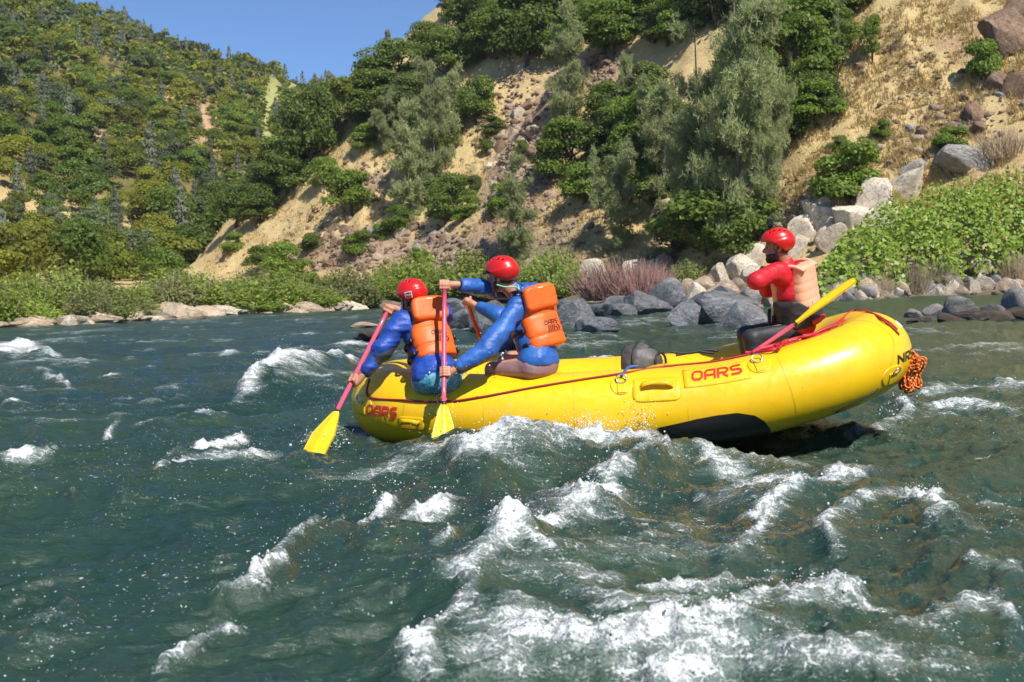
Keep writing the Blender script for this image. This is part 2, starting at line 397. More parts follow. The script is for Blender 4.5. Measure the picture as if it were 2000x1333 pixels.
def terrain(x, y, fine=True):
    x = np.asarray(x, float); y = np.asarray(y, float); s = shore_s(x, y)
    base = np.where(s > 0, .9 * (1 - np.exp(-np.clip(s, 0, None) / 3)) + .045 * s, np.maximum(.25 * s, -.9)) + zw(x, y)
    tt = (x * .639 - y * .68) / .933
    P1 = .68 * x + .639 * y - 63.9 + 4.5 * sstep(8, 24, x) * (1 - sstep(40, 90, x) * .5)
    low = sstep(0, 14, P1)
    P1 = P1 + low * (-6.5 * np.exp(-((tt + 60) / 5.5) ** 2) + 2.5 * np.exp(-((tt + 46) / 7) ** 2) - 2.5 * np.exp(-((tt + 95) / 5) ** 2) + 1.8 * np.exp(-((tt + 84) / 5) ** 2))
    rr = (x + 47) * .785 + (y - 150) * .62; pp = (x + 47) * -.62 + (y - 150) * .785
    P2 = .93 * rr - .55 * pp
    n1 = fbm(xyz(x / 17, y / 17), 4).reshape(x.shape)
    near = smin(P1, P2, 5) + 2.6 * n1 * low
    q = -.858 * x + .515 * y; a = .515 * x + .858 * y
    zr = 116 - .085 * (a - 264)
    nf = fbm(xyz(x / 75, y / 75, 3.3), 4).reshape(x.shape)
    far = np.minimum(.43 * (q - 128), zr - .35 * (q - 376)) ; far = smin(.43 * (q - 128), zr - .30 * (q - 376), 14)
    far = far + nf * 11 * sstep(0, 40, far) - 9 * np.exp(-((a - 385) / 30) ** 2) * sstep(20, 80, far)
    z = smax(smax(base, near, 2.5), far, 4)
    if fine:
        k = sstep(.2, 3, z - base)
        z = z + fbm(xyz(x / 3.1, y / 3.1, 7), 4).reshape(x.shape) * (.55 * k + .12 * sstep(0, 2, s))
        cr_ = np.clip(fbm(xyz(x / 9, y / 9, 21), 3).reshape(x.shape) * 2.2 + .15, 0, 1) * (np.hypot(x, y) < 240)
        z = z + k * cr_ * 1.5 * (fbm(xyz(x / 2.6, y / 2.6, 31), 4, True).reshape(x.shape) - .1)
        z = z + k * .5 * np.clip(fbm(xyz(x / 1.2, y / 1.2, 9), 3, True).reshape(x.shape), 0, 1)
    return np.where(s < -6, np.minimum(z, zw(x, y) - .8), z)
_DD = np.concatenate([np.arange(20, 200, .25), np.arange(200, 900, 1.5)])
def ground(px, py, tries=40):               # the point of the ground seen at a photo pixel
    for k in range(tries):
        d = ray(px, py + 4 * k); P = np.array([0, 0, CAMH]) + _DD[:, None] * d
        h = terrain(P[:, 0], P[:, 1], False) - P[:, 2]
        i = np.argmax(h > 0)
        if h[i] > 0: return P[i]
    return P[-1]
def onwater(px, py):  # the point of the flat water seen at a photo pixel
    D = 20.
    for _ in range(30):
        P = at(px, py, D); d = ray(px, py); D = (zw(P[0], P[1]) - CAMH) / d[2]
    return at(px, py, min(D, 150))

# terrain sheet
az = np.radians(np.linspace(-44, 44, 390)); dd = np.geomspace(19, 1100, 430)
A_, D_ = np.meshgrid(az, dd, indexing='ij'); X_, Y_ = D_ * np.sin(A_), D_ * np.cos(A_)
Z_ = terrain(X_, Y_)
hp = proj(np.stack([X_, Y_, Z_], -1))
def blob(cx, cy, w, h, ang=0):
    dx, dy = hp[..., 0] - cx, hp[..., 1] - cy; c, s = math.cos(R(ang)), math.sin(R(ang))
    u, v = (dx * c + dy * s) / w, (-dx * s + dy * c) / h
    return np.exp(-(u * u + v * v))
far_m = sstep(190, 230, D_)
soil = np.clip(far_m * (blob(410, 250, 75, 35, 48) * 1.6 + blob(200, 270, 40, 14, 50) + blob(330, 190, 40, 20, 45) + blob(520, 290, 60, 25, 20)), 0, 1)
meadow = np.clip(far_m * (blob(525, 225, 22, 75, 12) * 1.5 + blob(585, 165, 30, 16)), 0, 1)
rocky = np.clip((1 - far_m) * (blob(1030, 330, 70, 190, 25) * 1.3 + blob(680, 490, 90, 45, -25) + blob(840, 500, 90, 40) + blob(1530, 440, 60, 60) + .5 * blob(1900, 230, 70, 35, -40) + blob(1180, 130, 60, 40) + blob(720, 360, 50, 25, -20)), 0, 1)
s_ = shore_s(X_, Y_); bank = 1 - sstep(3, 9, s_)
m, t, p = newmat('hillside_ground'); co = objco(t)
def attr(t, k): return N(t, 'ShaderNodeAttribute', _attribute_name=k).outputs['Fac']
n1, n2, n3 = ntex(t, co, .16, 6, .6), ntex(t, co, 1.1, 7, .65), ntex(t, co, 5.5, 5, .7)
col = mixc(t, ramp(t, n2, .3, .7), (.68, .52, .25), (.54, .39, .18))
col = mixc(t, ramp(t, n1, .54, .68, 0, .8), col, (.40, .26, .14))
col = mixc(t, ramp(t, n3, .5, .72), col, (.72, .59, .33))
sub = N(t, 'ShaderNodeMath', _operation='ADD'); L(t, attr(t, 'rocky'), sub.inputs[0]); L(t, n2, sub.inputs[1])
col = mixc(t, ramp(t, sub.outputs[0], .78, 1.25), col, mixc(t, ramp(t, n3, .35, .65), (.30, .18, .105), (.50, .38, .27)))
col = mixc(t, ramp(t, attr(t, 'farhill'), 0, 1), col, mixc(t, ramp(t, n1, .4, .6), (.22, .17, .06), (.12, .12, .035)))
col = mixc(t, attr(t, 'soil'), col, (.50, .33, .19)); col = mixc(t, attr(t, 'meadow'), col, (.36, .37, .14))
col = mixc(t, attr(t, 'bank'), col, mixc(t, ramp(t, n2, .4, .6), (.17, .13, .085), (.30, .25, .18)))
L(t, col, p.inputs['Base Color']); p.inputs['Roughness'].default_value = .95; p.inputs['Specular IOR Level'].default_value = .1
bump(t, p, n3, .9, .25); M['ground'] = m
ob('hills', mesh('hills', np.stack([X_, Y_, Z_], -1).reshape(-1, 3), grid_faces(*X_.shape)[:, ::-1], [m], True, None, dict(rocky=rocky.ravel(), soil=soil.ravel(), meadow=meadow.ravel(), bank=bank.ravel(), farhill=far_m.ravel())), kind='structure')
GR = BVHTree.FromPolygons([tuple(v) for v in np.stack([X_, Y_, Z_], -1)[::2, ::2].reshape(-1, 3)], [tuple(f) for f in grid_faces(195, 215).tolist()])

# ------------------------------------------------------------------ water: one sheet, real waves, foam as a vertex mask
STROKES = [  # photo pixels on the water plane -> world; half width px, foam, crest height m
 ([(880, 890), (980, 858), (1080, 842), (1180, 836), (1255, 838), (1300, 856)], 26, .85, .24), ([(1300, 868), (1450, 888), (1560, 905), (1700, 910)], 14, .8, .02),
 ([(1030, 850), (1150, 840), (1270, 850)], 22, 1.0, .10),
 ([(1256, 862), (1230, 900), (1195, 945), (1130, 985), (1060, 1030), (985, 1050), (950, 1070)], 26, 1.0, .12),
 ([(1190, 950), (1100, 1010), (1010, 1045)], 30, .55, .03),
 ([(955, 1055), (1005, 1090), (975, 1115), (940, 1145), (905, 1180), (925, 1215), (865, 1235), (825, 1275), (800, 1330)], 30, 1.0, .08),
 ([(965, 1095), (1040, 1140), (1095, 1155)], 18, .8, .03), ([(1000, 1020), (1080, 1065)], 22, .7, .03),
 ([(820, 1105), (870, 1095), (885, 1075)], 8, .9, .02),
 ([(880, 1290), (1000, 1262), (1150, 1272), (1300, 1252), (1400, 1240), (1500, 1205), (1600, 1190), (1700, 1182)], 38, .88, .09),
 ([(1180, 1325), (1300, 1300), (1420, 1296), (1560, 1310), (1680, 1330), (1800, 1335)], 40, .66, .045), ([(930, 1250), (900, 1310), (1000, 1330)], 40, .7, .03),
 ([(1480, 1260), (1600, 1240), (1760, 1230)], 26, .65, .03),
 ([(1745, 945), (1830, 958), (1858, 1000), (1815, 1025)], 24, .95, .12), ([(1800, 1000), (1860, 1030), (1960, 1055)], 12, .5, .05),
 ([(1870, 1075), (1900, 1110), (1960, 1115), (2010, 1150)], 32, 1.0, .10), ([(1880, 1215), (1950, 1200), (2010, 1260)], 22, .75, .04),
 ([(1560, 960), (1500, 1010), (1462, 1058), (1400, 1110)], 24, .85, .05), ([(1720, 970), (1645, 1030), (1620, 1065)], 20, .8, .05),
 ([(1330, 878), (1400, 905), (1500, 922), (1580, 938), (1650, 920), (1720, 905)], 20, .75, .05), ([(1720, 1090), (1850, 1070)], 22, .6, .04),
 ([(1380, 960), (1420, 985)], 20, .55, .02),
 ([(1240, 1170), (1320, 1155), (1420, 1160)], 7, .7, .02), ([(1330, 1160), (1480, 1150), (1560, 1130)], 10, .5, .02),
 ([(762, 965), (705, 1010), (640, 1042), (582, 1090), (510, 1150), (470, 1180)], 11, 1.0, .07), ([(865, 985), (785, 1020), (745, 1060), (728, 1125)], 18, .85, .06),
 ([(400, 1210), (460, 1195), (525, 1180)], 7, .7, .03), ([(290, 1330), (380, 1270), (430, 1255)], 13, .85, .05), ([(470, 1120), (400, 1145)], 5, .5, .02),
 ([(325, 888), (400, 862), (500, 838)], 11, 1.0, .11), ([(305, 935), (360, 903), (450, 890), (540, 880)], 8, .8, .07),
 ([(262, 818), (350, 806), (445, 796)], 7, .95, .09), ([(196, 838), (235, 815)], 5, .8, .06),
 ([(462, 748), (560, 722), (640, 702), (700, 694)], 10, 1.2, .22), ([(520, 742), (620, 748), (690, 745)], 10, .9, .08),
 ([(-60, 700), (0, 692), (50, 686), (115, 692)], 9, 1.3, .22), ([(0, 704), (60, 700)], 7, .9, .05), ([(-20, 762), (25, 764)], 8, 1, .12), ([(60, 722), (110, 735), (140, 750)], 7, .9, .08),
 ([(180, 727), (255, 730)], 5, .9, .08), ([(430, 697), (470, 692)], 4, .8, .05), ([(308, 673), (352, 672)], 2.5, 1, .06), ([(640, 671), (730, 666)], 3.5, 1.2, .12), ([(60, 668), (190, 670)], 2, .6, .05),
 ([(400, 668), (470, 664)], 2, .6, .03), ([(560, 655), (640, 650)], 1.6, .5, .02), ([(0, 790), (40, 786)], 4, .8, .05), ([(150, 660), (260, 657)], 1.3, .6, .02),
 ([(0, 885), (80, 872), (125, 850)], 8, .8, .08), ([(140, 968), (165, 975)], 9, .8, .05), ([(225, 975), (260, 965)], 6, .6, .04), ([(340, 855), (350, 830)], 4, .5, .03),
 ([(570, 880), (620, 868), (690, 850)], 12, .95, .09), ([(820, 905), (870, 895), (910, 900)], 12, .9, .07), ([(600, 945), (700, 935), (850, 912)], 12, .6, .03), ([(690, 862), (740, 885), (830, 900), (900, 896)], 9, .7, .03), ([(640, 900), (700, 890)], 14, .45, .02),
 ([(1120, 702), (1215, 697)], 4, 1.0, .05), ([(1230, 735), (1400, 725)], 5, .5, .03),
 ([(1745, 790), (1800, 764), (1900, 752), (2010, 745)], 11, .85, .07), ([(1800, 792), (1900, 782), (2010, 790)], 10, .6, .04), ([(1700, 815), (1745, 800), (1775, 790)], 13, 1.0, .08),
 ([(0, 1010), (30, 990)], 6, .4, .03), ([(0, 1120), (50, 1110)], 8, .5, .03), ([(120, 1070), (170, 1060)], 5, .35, .02), ([(20, 1290), (110, 1260)], 10, .45, .03),
 ([(1860, 870), (2000, 865)], 4, .5, .03), ([(1560, 870), (1700, 868)], 4, .5, .03), ([(560, 690), (610, 670)], 3, .6, .05), ([(250, 790), (320, 780)], 3, .5, .03),
]
azd = np.radians(np.concatenate([np.linspace(-180, -36, 20)[:-1], np.linspace(-36, -28, 24)[:-1], np.linspace(-28, 28, 610), np.linspace(28, 36, 24)[1:], np.linspace(36, 180, 20)[1:]]))
dw = np.concatenate([np.linspace(.02, 2.4, 12)[:-1], np.geomspace(2.4, 14, 400)[:-1], np.geomspace(14, 150, 165)[:-1], np.geomspace(150, 1100, 10)])
A_, D_ = np.meshgrid(azd, dw, indexing='ij'); X_, Y_ = D_ * np.sin(A_), D_ * np.cos(A_)
xf, yf = X_.ravel(), Y_.ravel(); df = D_.ravel(); Zw = zw(xf, yf)
front = (yf > 2) & (np.abs(A_.ravel()) < R(40)) & (df < 140)
pz = np.where(front[:, None], proj(np.stack([xf, np.where(front, yf, 10), Zw], -1)), -9999)
foam = np.zeros(xf.size); hgt = np.zeros(xf.size)
wob = np.zeros((xf.size, 2)); fi = np.where(front)[0]
mpp = np.zeros(xf.size); mpp[fi] = yf[fi] / FPX                                  # metres per photo pixel
wn = xyz(xf[fi], yf[fi]); 
wob[fi, 0] = fbm(wn * 2.0, 4) * .20 / mpp[fi]; wob[fi, 1] = fbm(wn * 2.0 + 31, 4) * .20 / mpp[fi] * .35
patchy = np.ones(xf.size); patchy[fi] = np.clip(.78 + 1.0 * fbm(wn * [1.6, 1.6, 1] + 77, 3), .25, 1.15); lump = np.ones(xf.size); lump[fi] = np.clip(.85 + .9 * fbm(wn * 1.3 + 50, 3), .3, 1.4)
for pts, w, fo, hh in STROKES:
    p = np.array(pts, float)
    for i in range(len(p)):                 # a crest of height hh is seen at this pixel: find where it stands on the flat water
        if p[i, 1] > 640:
            q0 = onwater(*p[i]); d_ = ray(*p[i]); D0 = (zw(q0[0], q0[1]) + .7 * hh + .03 - CAMH) / d_[2]
            if 0 < D0 < 60: g0 = at(p[i, 0], p[i, 1], D0); p[i] = proj(np.array([g0[0], g0[1], zw(g0[0], g0[1])]))
    mg = w * 7 + 190 * min(1, w / 16); lo, hi = p.min(0) - mg, p.max(0) + mg
    k = fi[(pz[fi] > lo).all(1) & (pz[fi] < hi).all(1)]
    if not len(k): continue
    q = pz[k] + wob[k] * min(1, w / 16); d = np.full(len(k), 1e9); along = np.zeros(len(k)); tl = 0
    for a, b in zip(p[:-1], p[1:]):
        u = b - a; tt = np.clip(((q - a) @ u) / (u @ u), 0, 1); dist = np.linalg.norm((q - a - tt[:, None] * u) * [1, 1.6], axis=1)
        along = np.where(dist < d, tl + tt, along); d = np.minimum(d, dist); tl += 1
    end = np.clip(np.minimum(along, tl - along) * 2.5, 0, 1) * .6 + .4
    foam[k] = np.maximum(foam[k], fo * patchy[k] * (.62 * np.exp(-(d / (w * .95)) ** 2) + .38 * np.exp(-(d / (w * 2.4)) ** 2)) * end)
    hgt[k] += (hh if hh > .2 else .75 * hh) * lump[k] * np.exp(-(d / (w * 2.6)) ** 2) * end
ca, sa = math.cos(R(30)), math.sin(R(30))
uf, vf = xf * ca + yf * sa, -xf * sa + yf * ca                                    # waves drawn out along the current
att = np.exp(-df / 220)
big = fbm(np.stack([uf / 3.2, vf / 1.5, 0 * uf], 1), 3)
mid = fbm(np.stack([uf / .95, vf / .5, 0 * uf + 5], 1), 3, True)
fin = fbm(np.stack([uf / .26, vf / .14, 0 * uf + 9], 1), 3, True)
sml = fbm(np.stack([uf / .075, vf / .05, 0 * uf + 13], 1), 2)
calm = 1 - .75 * sstep(10, 16, xf) * sstep(22, 30, yf)                              # the slack pool by the right bank
calm = calm * (1 - .8 * sstep(60, 130, df))
lf, mf = raft_local_xy(xf, yf); inr = 1 - sstep(.72, 1.12, np.maximum(np.abs(lf + .15) / 1.85, np.abs(mf) / .90))
Z = Zw + calm * (1 - .7 * inr) * (.135 * big + .085 * mid * (1 - .3 * inr) + .038 * fin * (df < 60) * np.exp(-df / 35) + .011 * sml * np.exp(-df / 10)) + hgt * (1 - inr)
Z += -.05 * inr
fr = np.clip(foam, 0, 1) * (df < 40) * (1 - inr)
Z += fr * (.035 * fbm(np.stack([xf, yf, 0 * xf], 1) * 9, 3, True) + .020 * noise(np.stack([xf, yf, 0 * xf], 1) * 30) + .02)
# long swell in front of the raft: hump under the diagonal crest, trough right of it
def wbump(px, py, rx, ry, h):
    c = onwater(px, py); return h * np.exp(-((xf - c[0]) / rx) ** 2 - ((yf - c[1]) / ry) ** 2)
Z += wbump(640, 885, .4, .3, .15) + wbump(1620, 835, .5, .5, .13) + wbump(860, 900, .35, .2, .05)
Z += wbump(1180, 900, .9, .45, .06) + wbump(1340, 1010, .45, .7, -.10) + wbump(960, 1110, .6, .5, .06) + wbump(1420, 1270, .8, .35, .06) + wbump(1500, 1120, .5, .3, -.05)
Z += wbump(1700, 850, .9, .6, -.07) + wbump(1430, 860, .35, .5, -.10)
# fine streaks of foam everywhere the water is broken
crest = np.clip(mid * .6 + big * .55 + fin * .25 - .30, 0, 1) * calm
foam = np.maximum(foam, np.clip(crest * 1.15, 0, .46) * sstep(0, .25, fbm(np.stack([xf, yf, 0 * xf], 1) * .35 + 3, 2) + .12) * (df < 95) * (1 - sstep(1.5, 5, xf - 6)))
foam *= (1 - inr * .9) * (df > 1.5)
m, t, p = newmat('river_water'); co = objco(t)
fo = attr(t, 'foam'); dist = attr(t, 'near')
v1 = N(t, 'ShaderNodeTexVoronoi', _feature='DISTANCE_TO_EDGE', Scale=11); 
wr = N(t, 'ShaderNodeVectorMath', _operation='MULTIPLY_ADD'); nz = N(t, 'ShaderNodeTexNoise', Scale=7, Detail=3); L(t, co, nz.inputs['Vector']); L(t, nz.outputs['Color'], wr.inputs[0]); wr.inputs[1].default_value = (.25, .25, .25); L(t, co, wr.inputs[2]); L(t, wr.outputs[0], v1.inputs['Vector'])
mq = N(t, 'ShaderNodeMapping'); mq.inputs['Rotation'].default_value = (0, 0, R(-58)); mq.inputs['Scale'].default_value = (.45, 1.4, 1); L(t, co, mq.inputs[0])
nA, nB, nC = ntex(t, mq.outputs[0], 5, 6, .65), ntex(t, mq.outputs[0], 24, 5, .7), ntex(t, co, 95, 3, .6)
def math_(op, a, b):
    n = N(t, 'ShaderNodeMath', _operation=op)
    for s, v in zip(n.inputs, (a, b)):
        if isinstance(v, (int, float)): s.default_value = v
        else: L(t, v, s)
    return n.outputs[0]
lace = ramp(t, v1.outputs[0], 0, .12, .16, -.06)
mask = math_('ADD', math_('ADD', fo, lace), math_('ADD', math_('MULTIPLY', math_('SUBTRACT', nA, .5), 1.5), math_('ADD', math_('MULTIPLY', math_('SUBTRACT', nB, .5), 1.7), math_('MULTIPLY', math_('SUBTRACT', nC, .5), 1.1))))
fm = math_('MULTIPLY', ramp(t, mask, .44, .98), ramp(t, fo, .03, .2))
deep = mixc(t, ramp(t, ntex(t, co, .35, 3), .35, .65), (.014, .039, .028), (.025, .054, .032))
thin = math_('MULTIPLY', ramp(t, math_('ADD', fo, math_('ADD', math_('MULTIPLY', math_('SUBTRACT', nA, .5), 1.1), math_('MULTIPLY', math_('SUBTRACT', nC, .5), .8))), .16, .66), .36)
glint_spk = math_('MULTIPLY', ramp(t, ntex(t, co, 42, 2, .8), .665, .70), ramp(t, attr(t, 'broken'), .35, .75))  # white bubble flecks, painted into the colour for the sparkle of sun glints
fm = math_('MAXIMUM', fm, math_('MULTIPLY', glint_spk, .75))
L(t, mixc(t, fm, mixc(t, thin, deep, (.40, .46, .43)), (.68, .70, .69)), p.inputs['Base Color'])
p.inputs['IOR'].default_value = 1.40
L(t, math_('ADD', math_('MULTIPLY', fm, .5), math_('SUBTRACT', .30, math_('MULTIPLY', dist, .25))), p.inputs['Roughness'])
wv1 = N(t, 'ShaderNodeTexNoise', Scale=13, Detail=6, Roughness=.62); mp = N(t, 'ShaderNodeMapping'); mp.inputs['Rotation'].default_value = (0, 0, R(-30)); mp.inputs['Scale'].default_value = (.55, 1.1, 1); L(t, co, mp.inputs[0]); L(t, mp.outputs[0], wv1.inputs['Vector'])
b1 = N(t, 'ShaderNodeBump', Strength=.75, Distance=.04); L(t, wv1.outputs[0], b1.inputs['Height'])
wv2 = N(t, 'ShaderNodeTexNoise', Scale=38, Detail=4, Roughness=.6); L(t, mp.outputs[0], wv2.inputs['Vector'])
b3 = N(t, 'ShaderNodeBump', Strength=.6, Distance=.012); L(t, wv2.outputs[0], b3.inputs['Height']); L(t, b1.outputs[0], b3.inputs['Normal'])
b2 = N(t, 'ShaderNodeBump', Strength=.5, Distance=.02); L(t, math_('MULTIPLY', math_('ADD', nB, nC), fm), b2.inputs['Height']); L(t, b3.outputs[0], b2.inputs['Normal'])
L(t, b2.outputs[0], p.inputs['Normal'])
M['water'] = m
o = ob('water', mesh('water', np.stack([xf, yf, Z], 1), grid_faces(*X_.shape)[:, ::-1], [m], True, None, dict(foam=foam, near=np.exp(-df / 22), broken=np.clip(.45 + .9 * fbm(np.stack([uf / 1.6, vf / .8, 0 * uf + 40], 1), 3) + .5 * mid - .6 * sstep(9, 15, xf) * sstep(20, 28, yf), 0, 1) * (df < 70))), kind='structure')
WATER_Z = lambda x, y: float(Z[np.argmin((xf - x) ** 2 + (yf - y) ** 2)])

# spray: drops thrown up along the breaking crests
ICO = []
import bmesh
bm = bmesh.new(); bmesh.ops.create_icosphere(bm, subdivisions=1, radius=1); bm.verts.ensure_lookup_table()
ICV = np.array([v.co[:] for v in bm.verts]); ICF = np.array([[v.index for v in f.verts] for f in bm.faces]); bm.free()
def drops(C, rad):
    C = np.asarray(C); rad = np.asarray(rad)
    st = 1 + rng.random((len(C), 1, 3)) * .7
    V = C[:, None] + ICV[None] * rad[:, None, None] * st
    F = (np.arange(len(C))[:, None, None] * len(ICV) + ICF[None]).reshape(-1, 3)
    return V.reshape(-1, 3), F
sel = np.where((foam > .62) & (df < 16) & (df > 3.2) & (np.abs(A_.ravel()) < R(28)))[0]
k = rng.choice(sel, 3200, p=(foam[sel] ** 2 * df[sel]) / (foam[sel] ** 2 * df[sel]).sum())
hz = np.abs(rng.normal(0, 1, len(k))) * .035 * (.4 + hgt[k] * 6)
cl = fbm(np.stack([xf[k], yf[k], 0 * k], 1) * 5, 2); hz *= np.clip(.5 + cl * 2.2, .1, 2.2)
C = np.stack([xf[k] + rng.normal(0, .02, len(k)), yf[k] + rng.normal(0, .02, len(k)), Z[k] + hz], 1)
rad = rng.gamma(1.6, .0007, len(k)) + .0006
pts = [C]; rr_ = [rad]
for px, py, D, n, sx, sz in ((868, 862, 8.35, 420, .09, .10), (640, 862, 8.45, 300, .10, .06), (1255, 822, 8.5, 320, .07, .08), (1150, 826, 8.45, 300, .08, .04), (1745, 790, 9.0, 150, .10, .08), (940, 690, 8.7, 60, .15, .12), (1080, 835, 8.6, 120, .12, .05), (1900, 1050, 5.6, 160, .2, .06), (1560, 1150, 5, 120, .3, .05), (760, 960, 6.9, 80, .12, .06)):
    c = at(px, py, D); pts.append(c + rng.normal(0, 1, (n, 3)) * [sx, sx * .7, sz]); rr_.append(rng.gamma(1.6, .0009, n) + .0007)
V, F = drops(np.concatenate(pts), np.concatenate(rr_))
m, t, p = newmat('spray_water'); p.inputs['Base Color'].default_value = (.72, .75, .75, 1); p.inputs['Roughness'].default_value = .12
n = ntex(t, objco(t), 30); L(t, mixc(t, n, (.6, .64, .64), (.85, .86, .85)), p.inputs['Base Color'])
ob('water_spray', mesh('water_spray', V, F, [m]), label='white drops of spray thrown up along the breaking waves', cat='spray', kind='stuff')

# ------------------------------------------------------------------ rocks
def rock_mesh(name, seed, sub=3, planes=11, flat=1., dl=(.45, .85)):
    r = np.random.default_rng(seed); bm = bmesh.new(); bmesh.ops.create_icosphere(bm, subdivisions=sub, radius=1)
    V = np.array([v.co[:] for v in bm.verts]); F = np.array([[v.index for v in f.verts] for f in bm.faces]); bm.free()
    for _ in range(planes):
        n = unit(r.normal(size=3)); d = r.uniform(*dl); e = np.clip(V @ n - d, 0, None); V = V - (e * .95)[:, None] * n
    V = V * (1 + .10 * fbm(V * 1.6 + seed * 3.1, 3) + .05 * fbm(V * 5 + seed, 2))[:, None]
    V = V / np.abs(V).max(0); V[:, 2] *= flat
    return V, F
ROCKS = {}
for tone in ('dark', 'pale', 'grey', 'tan', 'brown', 'wet_brown'):
    ROCKS[tone] = []
    for k in range(5 if tone != 'wet_brown' else 3):
        V, F = rock_mesh('rock', 40 + k * 7 + len(tone), 4 if tone in ('dark', 'pale') else 3, *((15, 1., (.42, .82)) if tone in ('pale', 'brown') else ()))
        me = mesh('rock', V, F, [M['rock_' + tone]], True); ROCKS[tone].append(me)
        try: me.set_sharp_from_angle(angle=R(38))
        except Exception: pass
def rock(cx, yb, w, h, tone, label, group=None, water=False, name='boulder', tilt=0., depth=1.):
    P = onwater(cx, yb) if water else ground(cx, yb)
    D = float(np.dot(P - [0, 0, CAMH], CR @ np.array([0, 0, -1.])))
    sw, sh = w * D / FPX / 2, h * D / FPX
    o = ob(name, random.choice(ROCKS[tone]), None, label, 'rock', group)
    dirn = unit([P[0], P[1], 0])
    o.location = P + dirn * sw * .45 * depth + np.array([0, 0, sh * .36])
    o.scale = (sw * 1.04, sw * depth * random.uniform(.8, 1.1), sh * .68)
    o.rotation_euler = (random.uniform(-.12, .12), R(tilt) + random.uniform(-.1, .1), -math.atan2(P[0], P[1]) + random.choice((0, math.pi)) + random.uniform(-.3, .3))
    return o
LB = 'dark blue-grey boulder at the water\'s edge behind the raft'
for a in [(1385, 634, 190, 74), (1255, 615, 110, 48), (1340, 640, 74, 64), (1450, 642, 120, 55), (1215, 622, 60, 28), (1305, 608, 80, 55), (1420, 612, 110, 60)]:
    rock(*a, 'dark', 'dark blue-grey boulder in the pile between the red guide and the orange vests', 'dark boulders beside the guide', True)
for a in [(1120, 636, 100, 52), (1165, 655, 90, 34), (1100, 612, 60, 32), (1215, 605, 70, 26), (1180, 618, 60, 30)]:
    rock(*a, 'dark', 'dark grey boulder in the water beside the rear paddler\'s orange vest', 'dark boulders beside the rear paddler', True)
for a in [(905, 650, 76, 58), (940, 655, 70, 50), (890, 612, 60, 30), (960, 630, 70, 50)]:
    rock(*a, 'dark', 'dark grey boulder in the water between the two orange vests', 'dark boulders between the paddlers', True)
rock(722, 662, 62, 18, 'wet_brown', 'low wet brown rock awash beside the front paddler', None, True)
rock(712, 640, 60, 12, 'tan', 'thin tan rock breaking the water beyond the front paddler', None, True)
rock(865, 600, 80, 34, 'pale', 'pale boulder on the far shore beyond the upright pink paddle')
rock(922, 592, 50, 30, 'pale', 'small pale boulder on the far shore behind the stretched blue sleeve')
for i, a in enumerate([(1440, 545, 80, 56), (1405, 552, 56, 40), (1478, 520, 60, 46), (1360, 590, 60, 40), (1470, 560, 60, 40), (1425, 520, 50, 34), (1500, 500, 50, 40), (1310, 578, 46, 34), (1415, 582, 70, 38), (1290, 600, 56, 28), (1375, 565, 50, 28), (1250, 590, 46, 22), (1325, 600, 50, 30), (1460, 590, 60, 34), (1345, 570, 40, 26), (1395, 598, 50, 26), (1435, 570, 44, 26), (1280, 580, 36, 22)]):
    rock(*a, 'pale' if i < 7 else ('grey' if i % 2 else 'tan'), 'pale weathered boulder heaped on the bank behind the guide' if i < 7 else ('grey angular stone heaped on the bank behind the guide' if i % 2 else 'tan angular stone heaped on the bank behind the guide'), 'pale boulders behind the guide' if i < 7 else ('grey stones behind the guide' if i % 2 else 'tan stones behind the guide'))
for a in [(1575, 480, 70, 60, -20), (1600, 455, 80, 80, -35), (1560, 500, 60, 40, -15), (1625, 480, 70, 40, -30), (1612, 425, 60, 40, -30)]:
    rock(*a[:4], 'pale', 'cream cracked rock of the outcrop just above the guide\'s red helmet', 'cream outcrop above the guide', tilt=a[4], depth=.6)
for a in [(1672, 475, 130, 90, -38), (1715, 425, 110, 80, -38), (1640, 490, 90, 50, -30), (1730, 455, 80, 60, -30), (1690, 400, 70, 50, -35)]:
    rock(*a[:4], 'pale', 'long cream slab slanting up the bank between bright shrub and grapevine', 'cream slabs beside the grapevine', tilt=a[4], depth=.6)
rock(1640, 440, 70, 45, 'tan', 'tan rock wedged between the two cream outcrops', None, tilt=-20)
rock(1770, 400, 100, 80, 'pale', 'cream rock under the golden slope above the grapevine', None, tilt=-20)
rock(1890, 345, 150, 60, 'grey', 'broad smooth grey rock above the grapevine', None, tilt=-12)
for a in [(1975, 120, 90, 110, -30), (2000, 60, 80, 90, -30), (1940, 190, 70, 50, -25), (1990, 190, 60, 50, -20), (1900, 240, 60, 40, -30)]:
    rock(*a[:4], 'brown', 'dark brown crag jutting out at the top of the golden slope', 'crags at the top of the golden slope', tilt=a[4], depth=.7)
rock(1790, 345, 60, 40, 'grey', 'small grey rock next to the broad grey one', None)
rock(1160, 552, 60, 46, 'pale', 'white pointed rock at the left of the reddish twigs', None)
rock(1250, 552, 100, 44, 'pale', 'white rock lying behind the reddish twigs', None)
rock(1295, 535, 60, 44, 'tan', 'tan rock between the reddish twigs and the pine', None)
rock(1310, 470, 80, 80, 'tan', 'tan rock face in the shade under the big pine', None)
for i in range(85):
    x = random.uniform(1500, 2005); y = np.interp(x, [1500, 1630, 1800, 2005], [606, 590, 578, 574]) - random.random() ** 1.5 * np.interp(x, [1630, 1850, 2005], [22, 60, 80])
    s = random.uniform(22, 52)
    rock(x, y, s, s * random.uniform(.5, .8), random.choice(['grey', 'tan', 'pale', 'grey']), 'rounded stone on the right shore below the grapevine', 'stones on the shore below the grapevine', name='stone')
